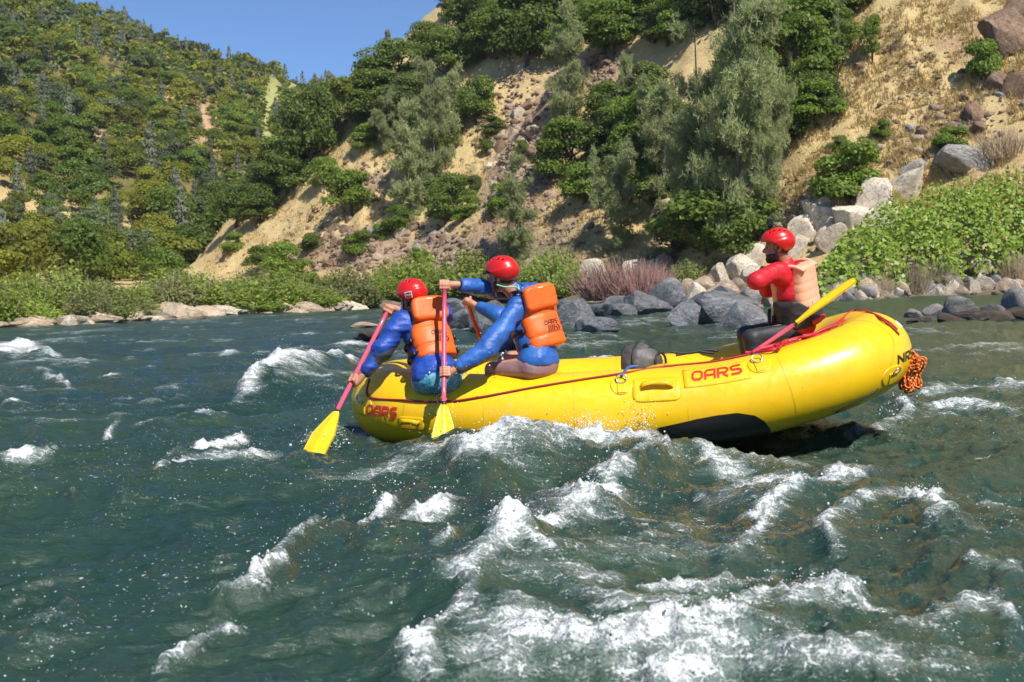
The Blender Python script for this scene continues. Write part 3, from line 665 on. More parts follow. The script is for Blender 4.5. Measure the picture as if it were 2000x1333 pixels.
for a in [(1872, 618, 76, 40), (1825, 616, 44, 26), (1985, 610, 56, 46), (1945, 616, 60, 24), (1785, 622, 40, 18)]:
    rock(*a, 'grey', 'grey stone on the low wet bar beyond the stern', 'stones on the bar beyond the stern', True, name='stone')
for a in [(1900, 628, 80, 22), (1800, 632, 60, 14), (1985, 625, 70, 26), (1850, 630, 70, 18), (1945, 628, 70, 20)]:
    rock(*a, 'wet_brown', 'wet brown low rock of the bar beyond the stern', 'wet rocks of the bar beyond the stern', True)
for a in [(50, 642, 110, 22), (-10, 646, 60, 18), (130, 638, 70, 22), (190, 636, 100, 28), (250, 630, 60, 26), (330, 630, 130, 38), (400, 624, 80, 26), (440, 620, 50, 22), (488, 616, 50, 32), (545, 614, 70, 24), (600, 616, 80, 26), (575, 624, 90, 22), (640, 612, 70, 24), (300, 634, 60, 16), (85, 640, 50, 18), (675, 608, 50, 16), (520, 622, 40, 14)]:
    rock(*a, random.choice(['pale', 'tan', 'tan']), 'pale tan rock on the far left shoreline below the willows', 'rocks on the far left shoreline')
for i in range(34):
    x = random.uniform(-30, 690); y = np.interp(x, [-30, 0, 200, 480, 690], [649, 645, 635, 616, 607]) - random.uniform(-1, 5); w_ = random.uniform(45, 100)
    rock(x, y, w_, random.uniform(13, 24), random.choice(['pale', 'tan', 'pale']), 'low flat rock in the pale ledge along the far left shoreline', 'ledge along the far left shoreline')
for cx, cy, sx, sy, n, tones, lab in ((1010, 300, 55, 110, 60, ['tan', 'pale', 'tan', 'brown'], 'pale broken rock on the scree below the ridge oaks'), (860, 490, 90, 40, 30, ['tan', 'grey', 'brown'], 'broken rock on the slope above the willows'), (670, 490, 60, 35, 30, ['brown', 'brown', 'tan'], 'reddish brown rock on the bluff above the willows'), (1900, 215, 90, 45, 26, ['brown', 'grey', 'brown'], 'brown rock jutting from the upper golden slope'), (1760, 120, 70, 50, 16, ['brown', 'brown', 'tan'], 'brown rock in the dry grass of the golden slope'), (1540, 430, 50, 50, 16, ['brown', 'tan'], 'brown rubble beside the trunk of the big pine'), (1810, 270, 60, 40, 16, ['brown', 'grey', 'tan'], 'rock on the slope above the bright shrub'), (1180, 150, 40, 30, 12, ['tan', 'brown'], 'tan rock on the bare patch near the ridge'), (1640, 560, 60, 14, 12, ['grey', 'tan'], 'small rock at the foot of the grapevine')):
    for i in range(n):
        s = random.uniform(9, 30)
        rock(random.gauss(cx, sx * .7), random.gauss(cy, sy * .7), s * 1.2, s * .75, random.choice(tones), lab, lab.replace(' rock ', ' rocks '), name='rock', tilt=-20)
r = np.random.default_rng(77); B = []
for cx, cy, sx, sy, n in ((1010, 300, 60, 130, 900), (860, 490, 100, 45, 500), (670, 490, 80, 45, 500), (1880, 220, 90, 50, 170), (1770, 110, 70, 50, 80), (1540, 430, 60, 60, 300), (1800, 290, 80, 50, 120), (1180, 150, 50, 40, 220), (1560, 560, 90, 25, 300), (1330, 560, 100, 30, 300), (1850, 545, 120, 25, 300), (720, 370, 60, 40, 200), (1120, 470, 60, 60, 250), (300, 628, 260, 6, 250)):
    for _ in range(n):
        hit = GR.ray_cast(Vector((0, 0, CAMH)), Vector(ray(r.normal(cx, sx * .7), r.normal(cy, sy * .7))).normalized(), 300)
        if hit[0] is not None and shore_s(np.array([hit[0].x]), np.array([hit[0].y]))[0] > -1: B.append(hit[0][:])
B = np.array(B); B[:, 2] = terrain(B[:, 0], B[:, 1]); n = len(B); sz = r.gamma(2.2, .055, n) + .06; q = r.normal(size=(n, 3, 3)); 
V = ICV[None] * (1 + .35 * r.uniform(-1, 1, (n, len(ICV), 1))) * np.stack([np.ones(n), r.uniform(.6, 1, n), r.uniform(.45, .8, n)], 1)[:, None]
an = r.uniform(0, 6.28, n); Vx = V[..., 0] * np.cos(an)[:, None] - V[..., 1] * np.sin(an)[:, None]; Vy = V[..., 0] * np.sin(an)[:, None] + V[..., 1] * np.cos(an)[:, None]
V = np.stack([Vx, Vy, V[..., 2]], -1) * (sz * np.where(B[:, 1] > 110, 1.4, 1.))[:, None, None] + B[:, None]
F = (np.arange(n)[:, None, None] * len(ICV) + ICF[None]).reshape(-1, 3)
mi_ = np.repeat((r.random(n) < .45).astype(int), len(ICF))
ob('rubble', mesh('rubble', V.reshape(-1, 3), F, [M['rock_tan'], M['rock_brown']], False, mi_), label='loose broken stones strewn over the bare slopes and shore', cat='rubble', kind='stuff')
#@@TREES
# ------------------------------------------------------------------ trees, shrubs, grass
def leaves(C, n, size, r, asp=.62):         # diamond leaves (sprays), C centres, n normals
    k = len(C); rnd = r.normal(size=(k, 3)); a = unitr(np.cross(n, rnd)); b = np.cross(n, a)
    s = size * r.uniform(.6, 1.35, k)[:, None]; bend = n * s * r.uniform(-.25, .25, k)[:, None]
    V = np.stack([C + a * s, C + b * s * asp + bend, C - a * s, C - b * s * asp + bend], 1).reshape(-1, 3)
    return V, np.arange(4 * k).reshape(-1, 4)
def crown_pts(r, nl, lobes, spread=.26, zlo=.22, zhi=.82, rl=(.14, .25), top=.0):
    P, Nn = [], []
    for i in range(lobes):
        th = r.uniform(0, 2 * math.pi); z = r.uniform(zlo, zhi); u = (z - zlo) / (zhi - zlo)
        rad = spread * math.sqrt(r.uniform(.15, 1)) * (math.sin(math.pi * min(1, .25 + u * .72)) ** .6) * (1 - top * u)
        c = np.array([math.cos(th) * rad, math.sin(th) * rad, z]); R_ = r.uniform(*rl) * (1 - .35 * u * (.4 + top))
        k = nl // lobes; d = unitr(r.normal(size=(k, 3))); d[:, 2] = np.where(d[:, 2] < -.3, -d[:, 2] * .6, d[:, 2])
        sh = R_ * r.uniform(.55, 1.08, k) ** .6
        P.append(c + d * sh[:, None] * [1.15, 1.15, .85]); Nn.append(unitr(d + r.normal(size=(k, 3)) * .55 + [0, 0, .25]))
    return np.concatenate(P), np.concatenate(Nn)
def trunk_geo(r, h=.55, w=.035, limbs=5, reach=.3, lean=.05):
    Vs, Fs, n = [], [], 0
    P = spline([(0, 0, -.06), (r.normal() * .01, r.normal() * .01, h * .35), (r.normal() * lean, r.normal() * lean, h)], 8)
    for Q, rr in [(P, np.linspace(w, w * .45, 8))] + [(lambda th, z0: spline([P[int(3 + z0 * 4)], P[int(3 + z0 * 4)] + np.array([math.cos(th) * reach * .5, math.sin(th) * reach * .5, .12]), P[int(3 + z0 * 4)] + np.array([math.cos(th) * reach, math.sin(th) * reach, r.uniform(.15, .34)])], 6))(r.uniform(0, 6.28), r.random() * .99) for _ in range(0)] and []:
        pass
    segs = [(P, np.linspace(w, w * .45, 8))]
    for _ in range(limbs):
        b = P[r.integers(3, 8)]; th = r.uniform(0, 6.28); rc = reach * r.uniform(.6, 1)
        segs.append((spline([b, b + [math.cos(th) * rc * .5, math.sin(th) * rc * .5, r.uniform(.05, .14)], b + [math.cos(th) * rc, math.sin(th) * rc, r.uniform(.12, .34)]], 6), np.linspace(w * .45, w * .1, 6)))
    for Q, rr in segs:
        V, F = sweep(Q, rr, 6, cap=False); Vs.append(V); Fs.append(F + n); n += len(V)
    return np.concatenate(Vs), np.concatenate(Fs)
KIND = {}
def add_kind(k, crowns, trunks): KIND[k] = (crowns, trunks)
def make_oak(seed, m, nl=5200, size=.030, lobes=17, **kw):
    r = np.random.default_rng(seed); P, n = crown_pts(r, nl, lobes, **kw); V, F = leaves(P, n, size, r)
    return mesh('crown', V, F, [m], False)
def make_trunk(seed, m=None, **kw):
    V, F = trunk_geo(np.random.default_rng(seed), **kw); return mesh('trunk', V, F, [m or M['bark']])
def make_pine(seed, n=2600, nd=9, ln=.035, wid=.0042, spread=.33):      # wispy: bursts of needles on upswept twigs
    r = np.random.default_rng(seed); Vs, Fs, nn = [], [], 0; segs = []; tips = []
    fork = r.uniform(.25, .45); P = spline([(0, 0, -.05), (r.normal() * .02, r.normal() * .02, .4), (r.normal() * .04, r.normal() * .04, .97)], 20)
    segs.append((P, np.linspace(.017, .003, 20)))
    th = r.uniform(0, 6.28); Q = spline([P[int(fork * 20)], P[int(fork * 20)] + [math.cos(th) * .05, math.sin(th) * .05, .18], P[int(fork * 20)] + [math.cos(th) * .09, math.sin(th) * .09, .5]], 14)
    segs.append((Q, np.linspace(.011, .002, 14)))
    for i in range(46):
        S = P if r.random() < .65 else Q; b = S[r.integers(int(len(S) * .12), len(S) - 1)]; u = b[2]
        th = r.uniform(0, 6.28); rc = spread * (1.05 - .7 * u) * r.uniform(.45, 1.1) * (.55 + .45 * min(1, u / .3))
        e = b + [math.cos(th) * rc, math.sin(th) * rc, r.uniform(-.01, .12)]
        B = spline([b, (b + e) / 2 + [0, 0, r.uniform(-.03, .02)], e], 7); segs.append((B, np.linspace(.0045, .0012, 7)))
        for _ in range(n // 46):
            tt = r.uniform(.25, 1.08); tips.append(b + (e - b) * tt + r.normal(size=3) * .026 * [1, 1, .8])
    for S, rr in segs:
        V, F = sweep(S, rr, 5, cap=False); Vs.append(V); Fs.append(F + nn); nn += len(V)
    tm = mesh('trunk', np.concatenate(Vs), np.concatenate(Fs), [M['bark_grey']])
    tips = np.array(tips); k = len(tips); d = unitr(r.normal(size=(k, nd, 3)) + np.array([0, 0, .55])); s = ln * r.uniform(.6, 1.3, (k, nd, 1))
    C = np.repeat(tips[:, None], nd, 1); side = unitr(np.cross(d, r.normal(size=(k, nd, 3)))) * wid
    V = np.stack([C - side * .7, C + side * .7, C + d * s + side * .35, C + d * s - side * .35], 2).reshape(-1, 3)
    return mesh('crown', V, np.arange(len(V)).reshape(-1, 4), [M['pine']], False), tm
def make_sprays(seed, m, n=260, per=9, h=1., spread=.42, leaf=.045, lean=.5, w=.0):   # many stems with leaves (willow, shrubs)
    r = np.random.default_rng(seed); P, Nn = [], []
    for i in range(n):
        th = r.uniform(0, 6.28); rad = spread * math.sqrt(r.random()); b = np.array([math.cos(th) * rad, math.sin(th) * rad, 0])
        hh = h * r.uniform(.45, 1) * (1 - .55 * (rad / spread) ** 2); tip = b * (1 + lean * .4) + [r.normal() * .05, r.normal() * .05, hh]
        tt = r.uniform(.08, 1, per); P.append(b + (tip - b) * tt[:, None] + r.normal(size=(per, 3)) * .03)
        Nn.append(unitr(b * 1.2 + r.normal(size=(per, 3)) * .6 + [0, 0, .5]))
    V, F = leaves(np.concatenate(P), np.concatenate(Nn), leaf, r); return mesh('foliage', V, F, [m], False)
def make_twigs(seed, m, n=420, spread=.45, w=.004, lean=.35):
    r = np.random.default_rng(seed); th = r.uniform(0, 6.28, n); rad = spread * np.sqrt(r.random(n))
    b = np.stack([np.cos(th) * rad, np.sin(th) * rad, 0 * th], 1); hh = r.uniform(.5, 1, n) * (1 - .4 * (rad / spread) ** 2)
    tip = b * (1 + lean) + np.stack([r.normal(size=n) * .12, r.normal(size=n) * .12, hh], 1); mid_ = (b + tip) / 2 + r.normal(size=(n, 3)) * .04
    s = unitr(np.cross(tip - b, r.normal(size=(n, 3)))) * w
    V = np.stack([b - s, b + s, mid_ + s, mid_ - s, tip + s * .3, tip - s * .3], 1).reshape(-1, 3); i = np.arange(n)[:, None] * 6
    return mesh('stems', V, np.concatenate([i + [0, 1, 2, 3], i + [3, 2, 4, 5]]), [m], False)
add_kind('oak', [make_oak(11 + i, M['oak'], 7800, .0205, 21 + i * 3, rl=(.11, .22), spread=.30) for i in range(4)], [make_trunk(i, h=.5, limbs=6) for i in range(3)])
add_kind('oakb', [make_oak(31 + i, M['oak_bright'], 7400, .021, 19 + i * 3, rl=(.11, .22), spread=.30) for i in range(3)], [make_trunk(5 + i, h=.5, limbs=6) for i in range(2)])
_p = [make_pine(51 + i) for i in range(3)]; KIND['pine'] = ([a for a, b in _p], [b for a, b in _p])
_p = [make_pine(71 + i, 5200, 9, .024, .0028, .32) for i in range(2)]; KIND['bigpine'] = ([a for a, b in _p], [b for a, b in _p])
KIND['shrub'] = ([make_oak(81 + i, M['oak_bright'], 6500, .026, 13, spread=.30, zlo=.10, zhi=.78, rl=(.16, .26)) for i in range(3)], [make_trunk(9, h=.3, limbs=6, w=.02)])
KIND['dshrub'] = ([make_oak(91 + i, M['oak'], 6000, .026, 12, spread=.30, zlo=.10, zhi=.78, rl=(.16, .26)) for i in range(2)], [make_trunk(12, h=.3, limbs=6, w=.02)])
KIND['willow'] = ([make_sprays(101 + i, M['willow'], 330, 10, leaf=.034) for i in range(4)], [make_twigs(7, M['twig_dry'], 90, .38, .005)])
PART = {'willow': ('foliage', 'stems')}
def plant(cx, yb, w, h, kind, name, label, cat, group=None, sink=.03):
    P = ground(cx, yb); D = float(np.dot(P - [0, 0, CAMH], CR @ np.array([0, 0, -1.])))
    sw, sh = w * D / FPX, h * D / FPX
    e = thing(name, label, cat, group, P - np.array([0, 0, sh * sink])); e.rotation_euler = (0, 0, random.uniform(0, 6.28))
    cr, tr = KIND[kind]; i = random.randrange(len(cr)); a, b = PART.get(kind, ('crown', 'trunk'))
    j = i if kind in ('pine', 'bigpine') else random.randrange(len(tr))
    ob(a, cr[i], e); ob(b, tr[j], e); e.scale = (sw * 1.3, sw * 1.3, sh * 1.08)
    return e
G1 = 'dark oaks on the near ridge'
for a in [(935, 62, 110, 92), (1030, 140, 150, 190), (1110, 70, 130, 130), (875, 160, 110, 120), (770, 195, 140, 115), (735, 245, 120, 110), (800, 240, 110, 95), (985, 70, 90, 90), (700, 250, 60, 60), (835, 130, 80, 90), (900, 75, 80, 80), (850, 125, 80, 80), (890, 35, 70, 70), (945, 115, 80, 80), (980, 30, 100, 90)]:
    plant(*a, 'oak', 'oak_tree', 'dark dense oak along the crest of the near ridge', 'tree', G1)
for a in [(1200, 105, 100, 100), (1245, 55, 130, 110), (1330, 90, 120, 120), (1180, 40, 100, 80), (1400, 60, 150, 130), (1290, 30, 110, 90)]:
    plant(*a, random.choice(['oakb', 'oak']), 'oak_tree', 'mid green oak on the upper slope between ridge and gully', 'tree', 'oaks on the upper slope')
for a in [(1565, 215, 150, 190), (1610, 130, 150, 170), (1500, 130, 150, 160), (1650, 55, 130, 140), (1540, 290, 110, 130), (1460, 190, 130, 150), (1560, 60, 140, 130)]:
    plant(*a, 'oakb', 'oak_tree', 'leafy green oak in the gully beside the golden slope', 'tree', 'oaks in the gully')
plant(1440, 492, 270, 560, 'bigpine', 'grey_pine', 'tallest wispy grey-green pine rising above the dark understory', 'tree')
plant(1365, 480, 220, 430, 'bigpine', 'grey_pine', 'second tall wispy pine beside the tallest one', 'tree')
plant(1490, 470, 170, 380, 'bigpine', 'grey_pine', 'thin see-through pine at the edge of the golden slope', 'tree')
plant(1215, 490, 150, 200, 'pine', 'grey_pine', 'small pale pine with a bent trunk above the reddish twigs', 'tree')
plant(1010, 520, 120, 200, 'pine', 'grey_pine', 'pale feathery pine rising from the willows behind the rear paddler', 'tree')
plant(1110, 240, 120, 225, 'pine', 'grey_pine', 'tall grey pine between ridge oaks and the bare scree', 'tree')
for a in [(850, 375, 120, 235), (800, 435, 130, 220), (880, 300, 110, 160), (760, 300, 90, 120)]:
    plant(*a, 'pine', 'grey_pine', 'grey-green pine in the clump left of the scree', 'tree', 'grey pines left of the scree')
for a in [(1300, 440, 170, 260), (1270, 360, 130, 190)]:
    plant(*a, 'pine', 'grey_pine', 'grey-green pine in the thicket right of the scree', 'tree', 'grey pines right of the scree')
for a in [(1105, 365, 120, 140), (1140, 405, 90, 90), (1165, 330, 90, 90), (1245, 320, 120, 150), (1220, 260, 100, 100), (1260, 240, 110, 120), (1330, 330, 120, 130)]:
    plant(*a, random.choice(['oak', 'oakb']), 'oak_tree', 'round oak on the slope right of the scree', 'tree', 'oaks right of the scree')
for a in [(930, 250, 80, 110), (885, 430, 85, 95), (960, 270, 50, 45), (870, 440, 60, 60)]:
    plant(*a, 'oak', 'oak_tree', 'small oak at the edge of the pale scree', 'tree', 'small oaks by the scree')
for a in [(610, 340, 120, 190), (560, 390, 110, 110), (505, 445, 90, 85), (425, 450, 100, 95), (520, 405, 100, 95), (640, 290, 80, 100)]:
    plant(*a, 'oak', 'oak_tree', 'dark oak on the lower end of the spur', 'tree', 'oaks on the lower spur')
for a in [(635, 375, 68, 72), (685, 425, 100, 100), (720, 300, 70, 60)]:
    plant(*a, 'oakb', 'oak_tree', 'rounded bright oak on the golden grass of the spur', 'tree', 'bright oaks on the spur')
plant(335, 470, 100, 110, 'oakb', 'oak_tree', 'yellow-green oak at the foot of the far hillside', 'tree')
for a in [(1380, 500, 210, 150), (1460, 505, 130, 130), (1320, 500, 110, 100), (1425, 510, 120, 100)]:
    plant(*a, 'dshrub', 'shrub', 'shaded dark shrub in the understory below the tall pines', 'shrub', 'understory below the pines')
plant(1660, 395, 135, 140, 'shrub', 'shrub', 'bright green rounded shrub above the cream rock slab', 'shrub')
plant(1915, 170, 66, 105, 'shrub', 'shrub', 'green shrub high on the golden slope by brown rocks', 'shrub')
plant(1703, 120, 44, 95, 'oakb', 'shrub', 'narrow green shrub at the edge of the gully oaks', 'shrub')
plant(1862, 310, 66, 75, 'shrub', 'shrub', 'green shrub between the broad grey rock and brown rocks', 'shrub')
plant(1722, 285, 34, 62, 'shrub', 'shrub', 'small green shrub above the bright rounded shrub', 'shrub')
plant(1640, 300, 40, 40, 'dshrub', 'shrub', 'small dark shrub on the golden slope by the pine', 'shrub')
for a in [(1020, 305, 28, 36), (950, 300, 26, 30), (780, 455, 60, 60), (700, 500, 60, 60), (560, 545, 90, 80), (455, 495, 50, 45), (520, 530, 70, 60), (610, 500, 50, 50), (820, 510, 40, 30), (985, 420, 60, 70), (745, 470, 40, 40), (350, 520, 50, 40), (590, 560, 60, 60), (905, 380, 40, 40), (1080, 300, 30, 30)]:
    plant(*a, random.choice(['shrub', 'dshrub']), 'shrub', 'small green shrub dotted over the slope above the willows', 'shrub', 'shrubs over the slope')
for i in range(46):
    x = -30 + i * 25.5 + random.uniform(-10, 10)
    yb = np.interp(x, [-30, 200, 480, 650, 800, 1000, 1150], [628, 622, 606, 598, 588, 582, 585]) - random.choice([0, 6, 14, 24])
    h = random.choice([24, 34, 44, 60, 76, 92]) * random.uniform(.85, 1.15) * (1.15 if 600 < x < 900 else .9)
    plant(x, yb, random.uniform(70, 110), h, 'willow', 'willow_bush', 'yellow-green willow bush in the thicket along the far shore', 'bush', 'willows along the far shore')
for i in range(26):
    x = -20 + i * 30 + random.uniform(-12, 12); yb = np.interp(x, [-30, 200, 330, 480, 780], [606, 598, 588, 582, 572]); h = random.choice([26, 36, 48, 60]) * random.uniform(.85, 1.15)
    plant(x, yb, random.uniform(60, 100), h, random.choice(['willow', 'willow', 'shrub']), 'scrub_bush', 'green scrub bush between the shore willows and the hill behind', 'bush', 'scrub behind the willows')
plant(1095, 570, 80, 95, 'willow', 'willow_bush', 'brightest green bush behind the rear paddler\'s orange collar', 'bush')
for a in [(1340, 555, 60, 50), (1290, 520, 60, 50), (1400, 530, 50, 40), (1060, 560, 60, 80)]:
    plant(*a, 'willow', 'willow_bush', 'small yellow-green bush between the boulders and the pines', 'bush', 'bushes between boulders and pines')
def fill(n, pts, hr, kinds, name, label, cat, group):
    p = np.array(pts, float)
    for i in range(n):
        k = random.random() * (len(p) - 1); j = int(k); c = p[j] + (p[j + 1] - p[j]) * (k - j); h = random.uniform(*hr)
        kd = random.choice(kinds); plant(c[0] + random.gauss(0, c[2]), c[1] + random.gauss(0, c[3]), h * (.55 if 'pine' in kd else random.uniform(.9, 1.2)), h * (1.5 if 'pine' in kd else 1), kd, 'grey_pine' if 'pine' in kd else name, ('wispy pine, ' if 'pine' in kd else '') + label, cat, group + (' (pines)' if 'pine' in kd else ''))
fill(14, [(1000, 70, 30, 30), (1350, 90, 30, 30)], (75, 115), ['oak', 'oakb', 'oak'], 'oak_tree', 'rounded oak in the belt below the ridge crest', 'tree', 'oaks below the ridge crest')
fill(16, [(1640, 60, 25, 25), (1560, 220, 30, 30), (1480, 330, 40, 40)], (80, 120), ['oakb', 'oak', 'pine'], 'oak_tree', 'tree crowded into the gully behind the tall pines', 'tree', 'trees behind the tall pines')
fill(16, [(1210, 220, 25, 30), (1290, 320, 40, 40), (1270, 450, 50, 25)], (60, 105), ['oakb', 'oak', 'pine', 'shrub'], 'oak_tree', 'tree in the green thicket between scree and tall pines', 'tree', 'thicket between scree and tall pines')
fill(12, [(700, 240, 15, 15), (800, 250, 30, 30), (860, 330, 30, 30)], (60, 110), ['oak', 'oak', 'pine'], 'oak_tree', 'tree in the wooded strip under the skyline oaks', 'tree', 'trees under the skyline oaks')
fill(8, [(600, 300, 30, 20), (540, 400, 30, 20), (440, 440, 20, 10)], (70, 110), ['oak', 'oak'], 'oak_tree', 'dark oak crowded where the spur meets the far hill', 'tree', 'oaks where the spur meets the far hill')
fill(9, [(770, 440, 20, 20), (870, 400, 30, 20), (1000, 450, 30, 30)], (30, 55), ['dshrub', 'shrub'], 'shrub', 'low shrub clinging to the broken slope below the scree', 'shrub', 'low shrubs below the scree')
# grapevine thicket, reddish and dry twigs on the right bank
r = np.random.default_rng(5); Pv, Nv = [], []
for (cx, yb, w, h) in [(1690, 560, 150, 120), (1780, 555, 170, 170), (1880, 540, 180, 190), (1970, 520, 150, 190), (1630, 570, 90, 80), (1585, 580, 70, 50), (1680, 500, 90, 60), (1840, 480, 150, 130), (1740, 500, 120, 120), (1930, 450, 140, 110), (2040, 500, 120, 170)]:
    P = ground(cx, yb); D = P[1]; e = np.array([w, w * .8, h * 1.0]) * D / FPX * np.array([.55, .55, .95]); k = int(1500 * w * h / 24000)
    d = unitr(r.normal(size=(k, 3))); d[:, 2] = np.abs(d[:, 2]); sh = 1 + .12 * fbm(d * 3 + cx, 3)
    Pv.append(P + d * e * (sh * r.uniform(.8, 1.04, k))[:, None]); Nv.append(unitr(d / e * e.max() * .5 + r.normal(size=(k, 3)) * .5 + [0, -.3, .4]))
Pv, Nv = np.concatenate(Pv), np.concatenate(Nv); c0 = ground(1800, 560)
V, F = leaves(Pv, Nv, .12, r, .85)
gv = thing('grapevine_thicket', 'large bright lime-green grapevine thicket on the right bank behind the stern', 'vine', None, c0)
ob('foliage', mesh('foliage', V - c0, F, [M['vine']], False), gv, kind='stuff')
Vs, Fs, n = [], [], 0
for i in range(60):
    b = Pv[r.integers(len(Pv))].copy(); g = b.copy(); g[2] = terrain(np.array([b[0]]), np.array([b[1]]))[0] - .1
    V, F = sweep(spline([g, (g + b) / 2 + r.normal(size=3) * .2, b], 6), np.linspace(.03, .01, 6), 5, cap=False); Vs.append(V); Fs.append(F + n); n += len(V)
ob('stems', mesh('stems', np.concatenate(Vs) - c0, np.concatenate(Fs), [M['bark']]), gv, kind='stuff')
def twigs(cx, yb, w, h, m, label, group=None, n=420, wid=.006):
    P = ground(cx, yb); D = P[1]; e = ob('twig_shrub', make_twigs(int(cx), m, n, .45, wid), None, label, 'shrub', group); e.location = P - np.array([0, 0, .05]); e.scale = (w * D / FPX, w * D / FPX * .7, h * D / FPX)
twigs(1205, 585, 150, 95, M['twig'], 'leafless pinkish-red twig shrub on the bank left of the boulders', None, 900)
twigs(1265, 575, 90, 80, M['twig'], 'smaller leafless pinkish twig shrub beside the white rock', None, 500)
for a in [(1770, 572, 90, 85), (1830, 568, 70, 80), (1720, 575, 50, 50), (1985, 545, 60, 70), (1690, 572, 40, 45)]:
    twigs(*a, M['twig_dry'], 'dry straw-coloured twig shrub at the foot of the grapevine', 'dry twigs at the foot of the grapevine', 340)
for a in [(1960, 310, 110, 70), (1900, 330, 60, 50)]:
    twigs(*a, M['twig_dry'], 'grey bare brush above the broad grey rock', 'bare brush above the grey rock', 500)
twigs(1090, 560, 70, 130, M['twig_dry'], 'pale bare sapling stems behind the rear paddler', None, 60, .004)
# dry grass on the golden slopes
def tufts(n, regions, hgt_, seed):
    r = np.random.default_rng(seed); B = []
    for (x0, x1, y0, y1, w) in regions:
        for _ in range(int(n * w)):
            px, py = r.uniform(x0, x1), r.uniform(y0, y1); d = Vector(ray(px, py)); hit = GR.ray_cast(Vector((0, 0, CAMH)), d.normalized(), 300)
            if hit[0] is not None: B.append(hit[0])
    B = np.array([b[:] for b in B]); B = B[noise(B / 2.2) + .5 * noise(B / .7) > -.28]
    B[:, 2] = terrain(B[:, 0], B[:, 1]); k = len(B); V = []
    for j in range(5):
        a = r.uniform(0, 6.28, k); o = np.stack([np.cos(a), np.sin(a), 0 * a], 1); h = hgt_ * r.uniform(.5, 1.3, k)[:, None]
        s = np.stack([-np.sin(a), np.cos(a), 0 * a], 1) * .045; b = B + o * .12 - [0, 0, .05]
        V.append(np.stack([b - s, b + s, b + o * h * .5 + [0, 0, 1] * h], 1))
    V = np.concatenate(V).reshape(-1, 3); return V, np.arange(len(V)).reshape(-1, 3)
V, F = tufts(16000, [(1480, 2040, -20, 420, .75), (900, 1250, 150, 560, .35), (400, 800, 250, 560, .45)], .34, 3)
ob('dry_grass', mesh('dry_grass', V, F, [M['grass']], False), label='golden dry grass covering the open slopes', cat='grass', kind='stuff')

# far wooded hill: the 290 largest trees are things, the rest one mass
r = np.random.default_rng(21); FO = []
for i in range(3):
    P, n = crown_pts(r, 3200, 16, spread=.31, zlo=.18, zhi=.8, rl=(.14, .25)); V, F = leaves(P, n, .029, r); FO.append((V, F))
FP = []
for i in range(2):
    NP = 1100; z = r.uniform(.10, 1, NP) ** .9; rad = .34 * (1.02 - z) ** .6 * r.uniform(.3, 1, NP) * (1 + .35 * np.sin(z * 40)); th = r.uniform(0, 6.28, NP)
    P = np.stack([np.cos(th) * rad, np.sin(th) * rad, z], 1); V, F = leaves(P, unitr(np.stack([np.cos(th), np.sin(th), .6 + 0 * th], 1) + r.normal(size=(NP, 3)) * .5), .036, r, .5); FP.append((V, F))
n = 30000; xs, ys = [], []
a = R(-26.5) + r.random(n) * R(21.5); d = np.sqrt(r.uniform(80 ** 2, 640 ** 2, n)); xs, ys = d * np.sin(a), d * np.cos(a)
zs = terrain(xs, ys); q = -.858 * xs + .515 * ys
P_ = np.stack([xs, ys, zs], 1); uv = proj(P_); rr = (xs + 47) * .785 + (ys - 150) * .62; pp = (xs + 47) * -.62 + (ys - 150) * .785
nearface = (pp < 12) & (rr > -6)
def fb(cx, cy, w, h, ang):
    dx, dy = uv[:, 0] - cx, uv[:, 1] - cy; c, s = math.cos(R(ang)), math.sin(R(ang)); return np.exp(-((dx * c + dy * s) / w) ** 2 - ((-dx * s + dy * c) / h) ** 2)
bare = np.clip(fb(410, 250, 80, 26, 48) * 1.05 + fb(525, 225, 20, 70, 12) * 1.1 + fb(585, 168, 36, 14, 0) + fb(200, 275, 36, 11, 50) + fb(320, 200, 40, 12, 40) * .8, 0, 1)
thin = np.where(uv[:, 0] > 380, .45, 1.)
ok = (q > 96) & (shore_s(xs, ys) > 9) & (q < 420) & ~nearface & (r.random(n) > bare * 1.1) & (r.random(n) < thin) & (uv[:, 0] < 760)
idx = np.where(ok)[0]; cells = {}; keep = []
for i in idx:
    sp = 4.6; c = (int(xs[i] // sp), int(ys[i] // sp))
    if any((xs[i] - xs[j]) ** 2 + (ys[i] - ys[j]) ** 2 < sp * sp for dx in (-1, 0, 1) for dy in (-1, 0, 1) for j in cells.get((c[0] + dx, c[1] + dy), ())): continue
    cells.setdefault(c, []).append(i); keep.append(i)
hh = r.uniform(3.5, 8.5, n); ispine = r.random(n) < np.where(q > 300, .24, .12); hh = np.where(ispine, hh * r.uniform(1.0, 1.5, n), hh); dia = np.where(ispine, hh * .62, hh * r.uniform(.9, 1.3, n))
keep = sorted(keep, key=lambda i: -hh[i] / d[i]); vis = [i for i in keep if -20 < uv[i, 0] and -60 < uv[i, 1] < 640]
big_ = set(vis[:290])
FM = {0: [mesh('oak_tree', V, F, [M['far_oak']], False) for V, F in FO], 1: [mesh('pine_tree', V, F, [M['far_pine']], False) for V, F in FP]}
for i in vis[:290]:
    k = int(ispine[i]); o = ob('pine_tree' if k else 'oak_tree', random.choice(FM[k]), None, 'grey-green conifer standing among the oaks of the far hill' if k else 'round oak in the dense wood of the far hill', 'tree', 'conifers on the far hill' if k else 'oaks on the far hill')
    o.location = P_[i] - np.array([0, 0, hh[i] * .12]); o.scale = (dia[i], dia[i], hh[i]); o.rotation_euler = (0, 0, r.uniform(0, 6.28))
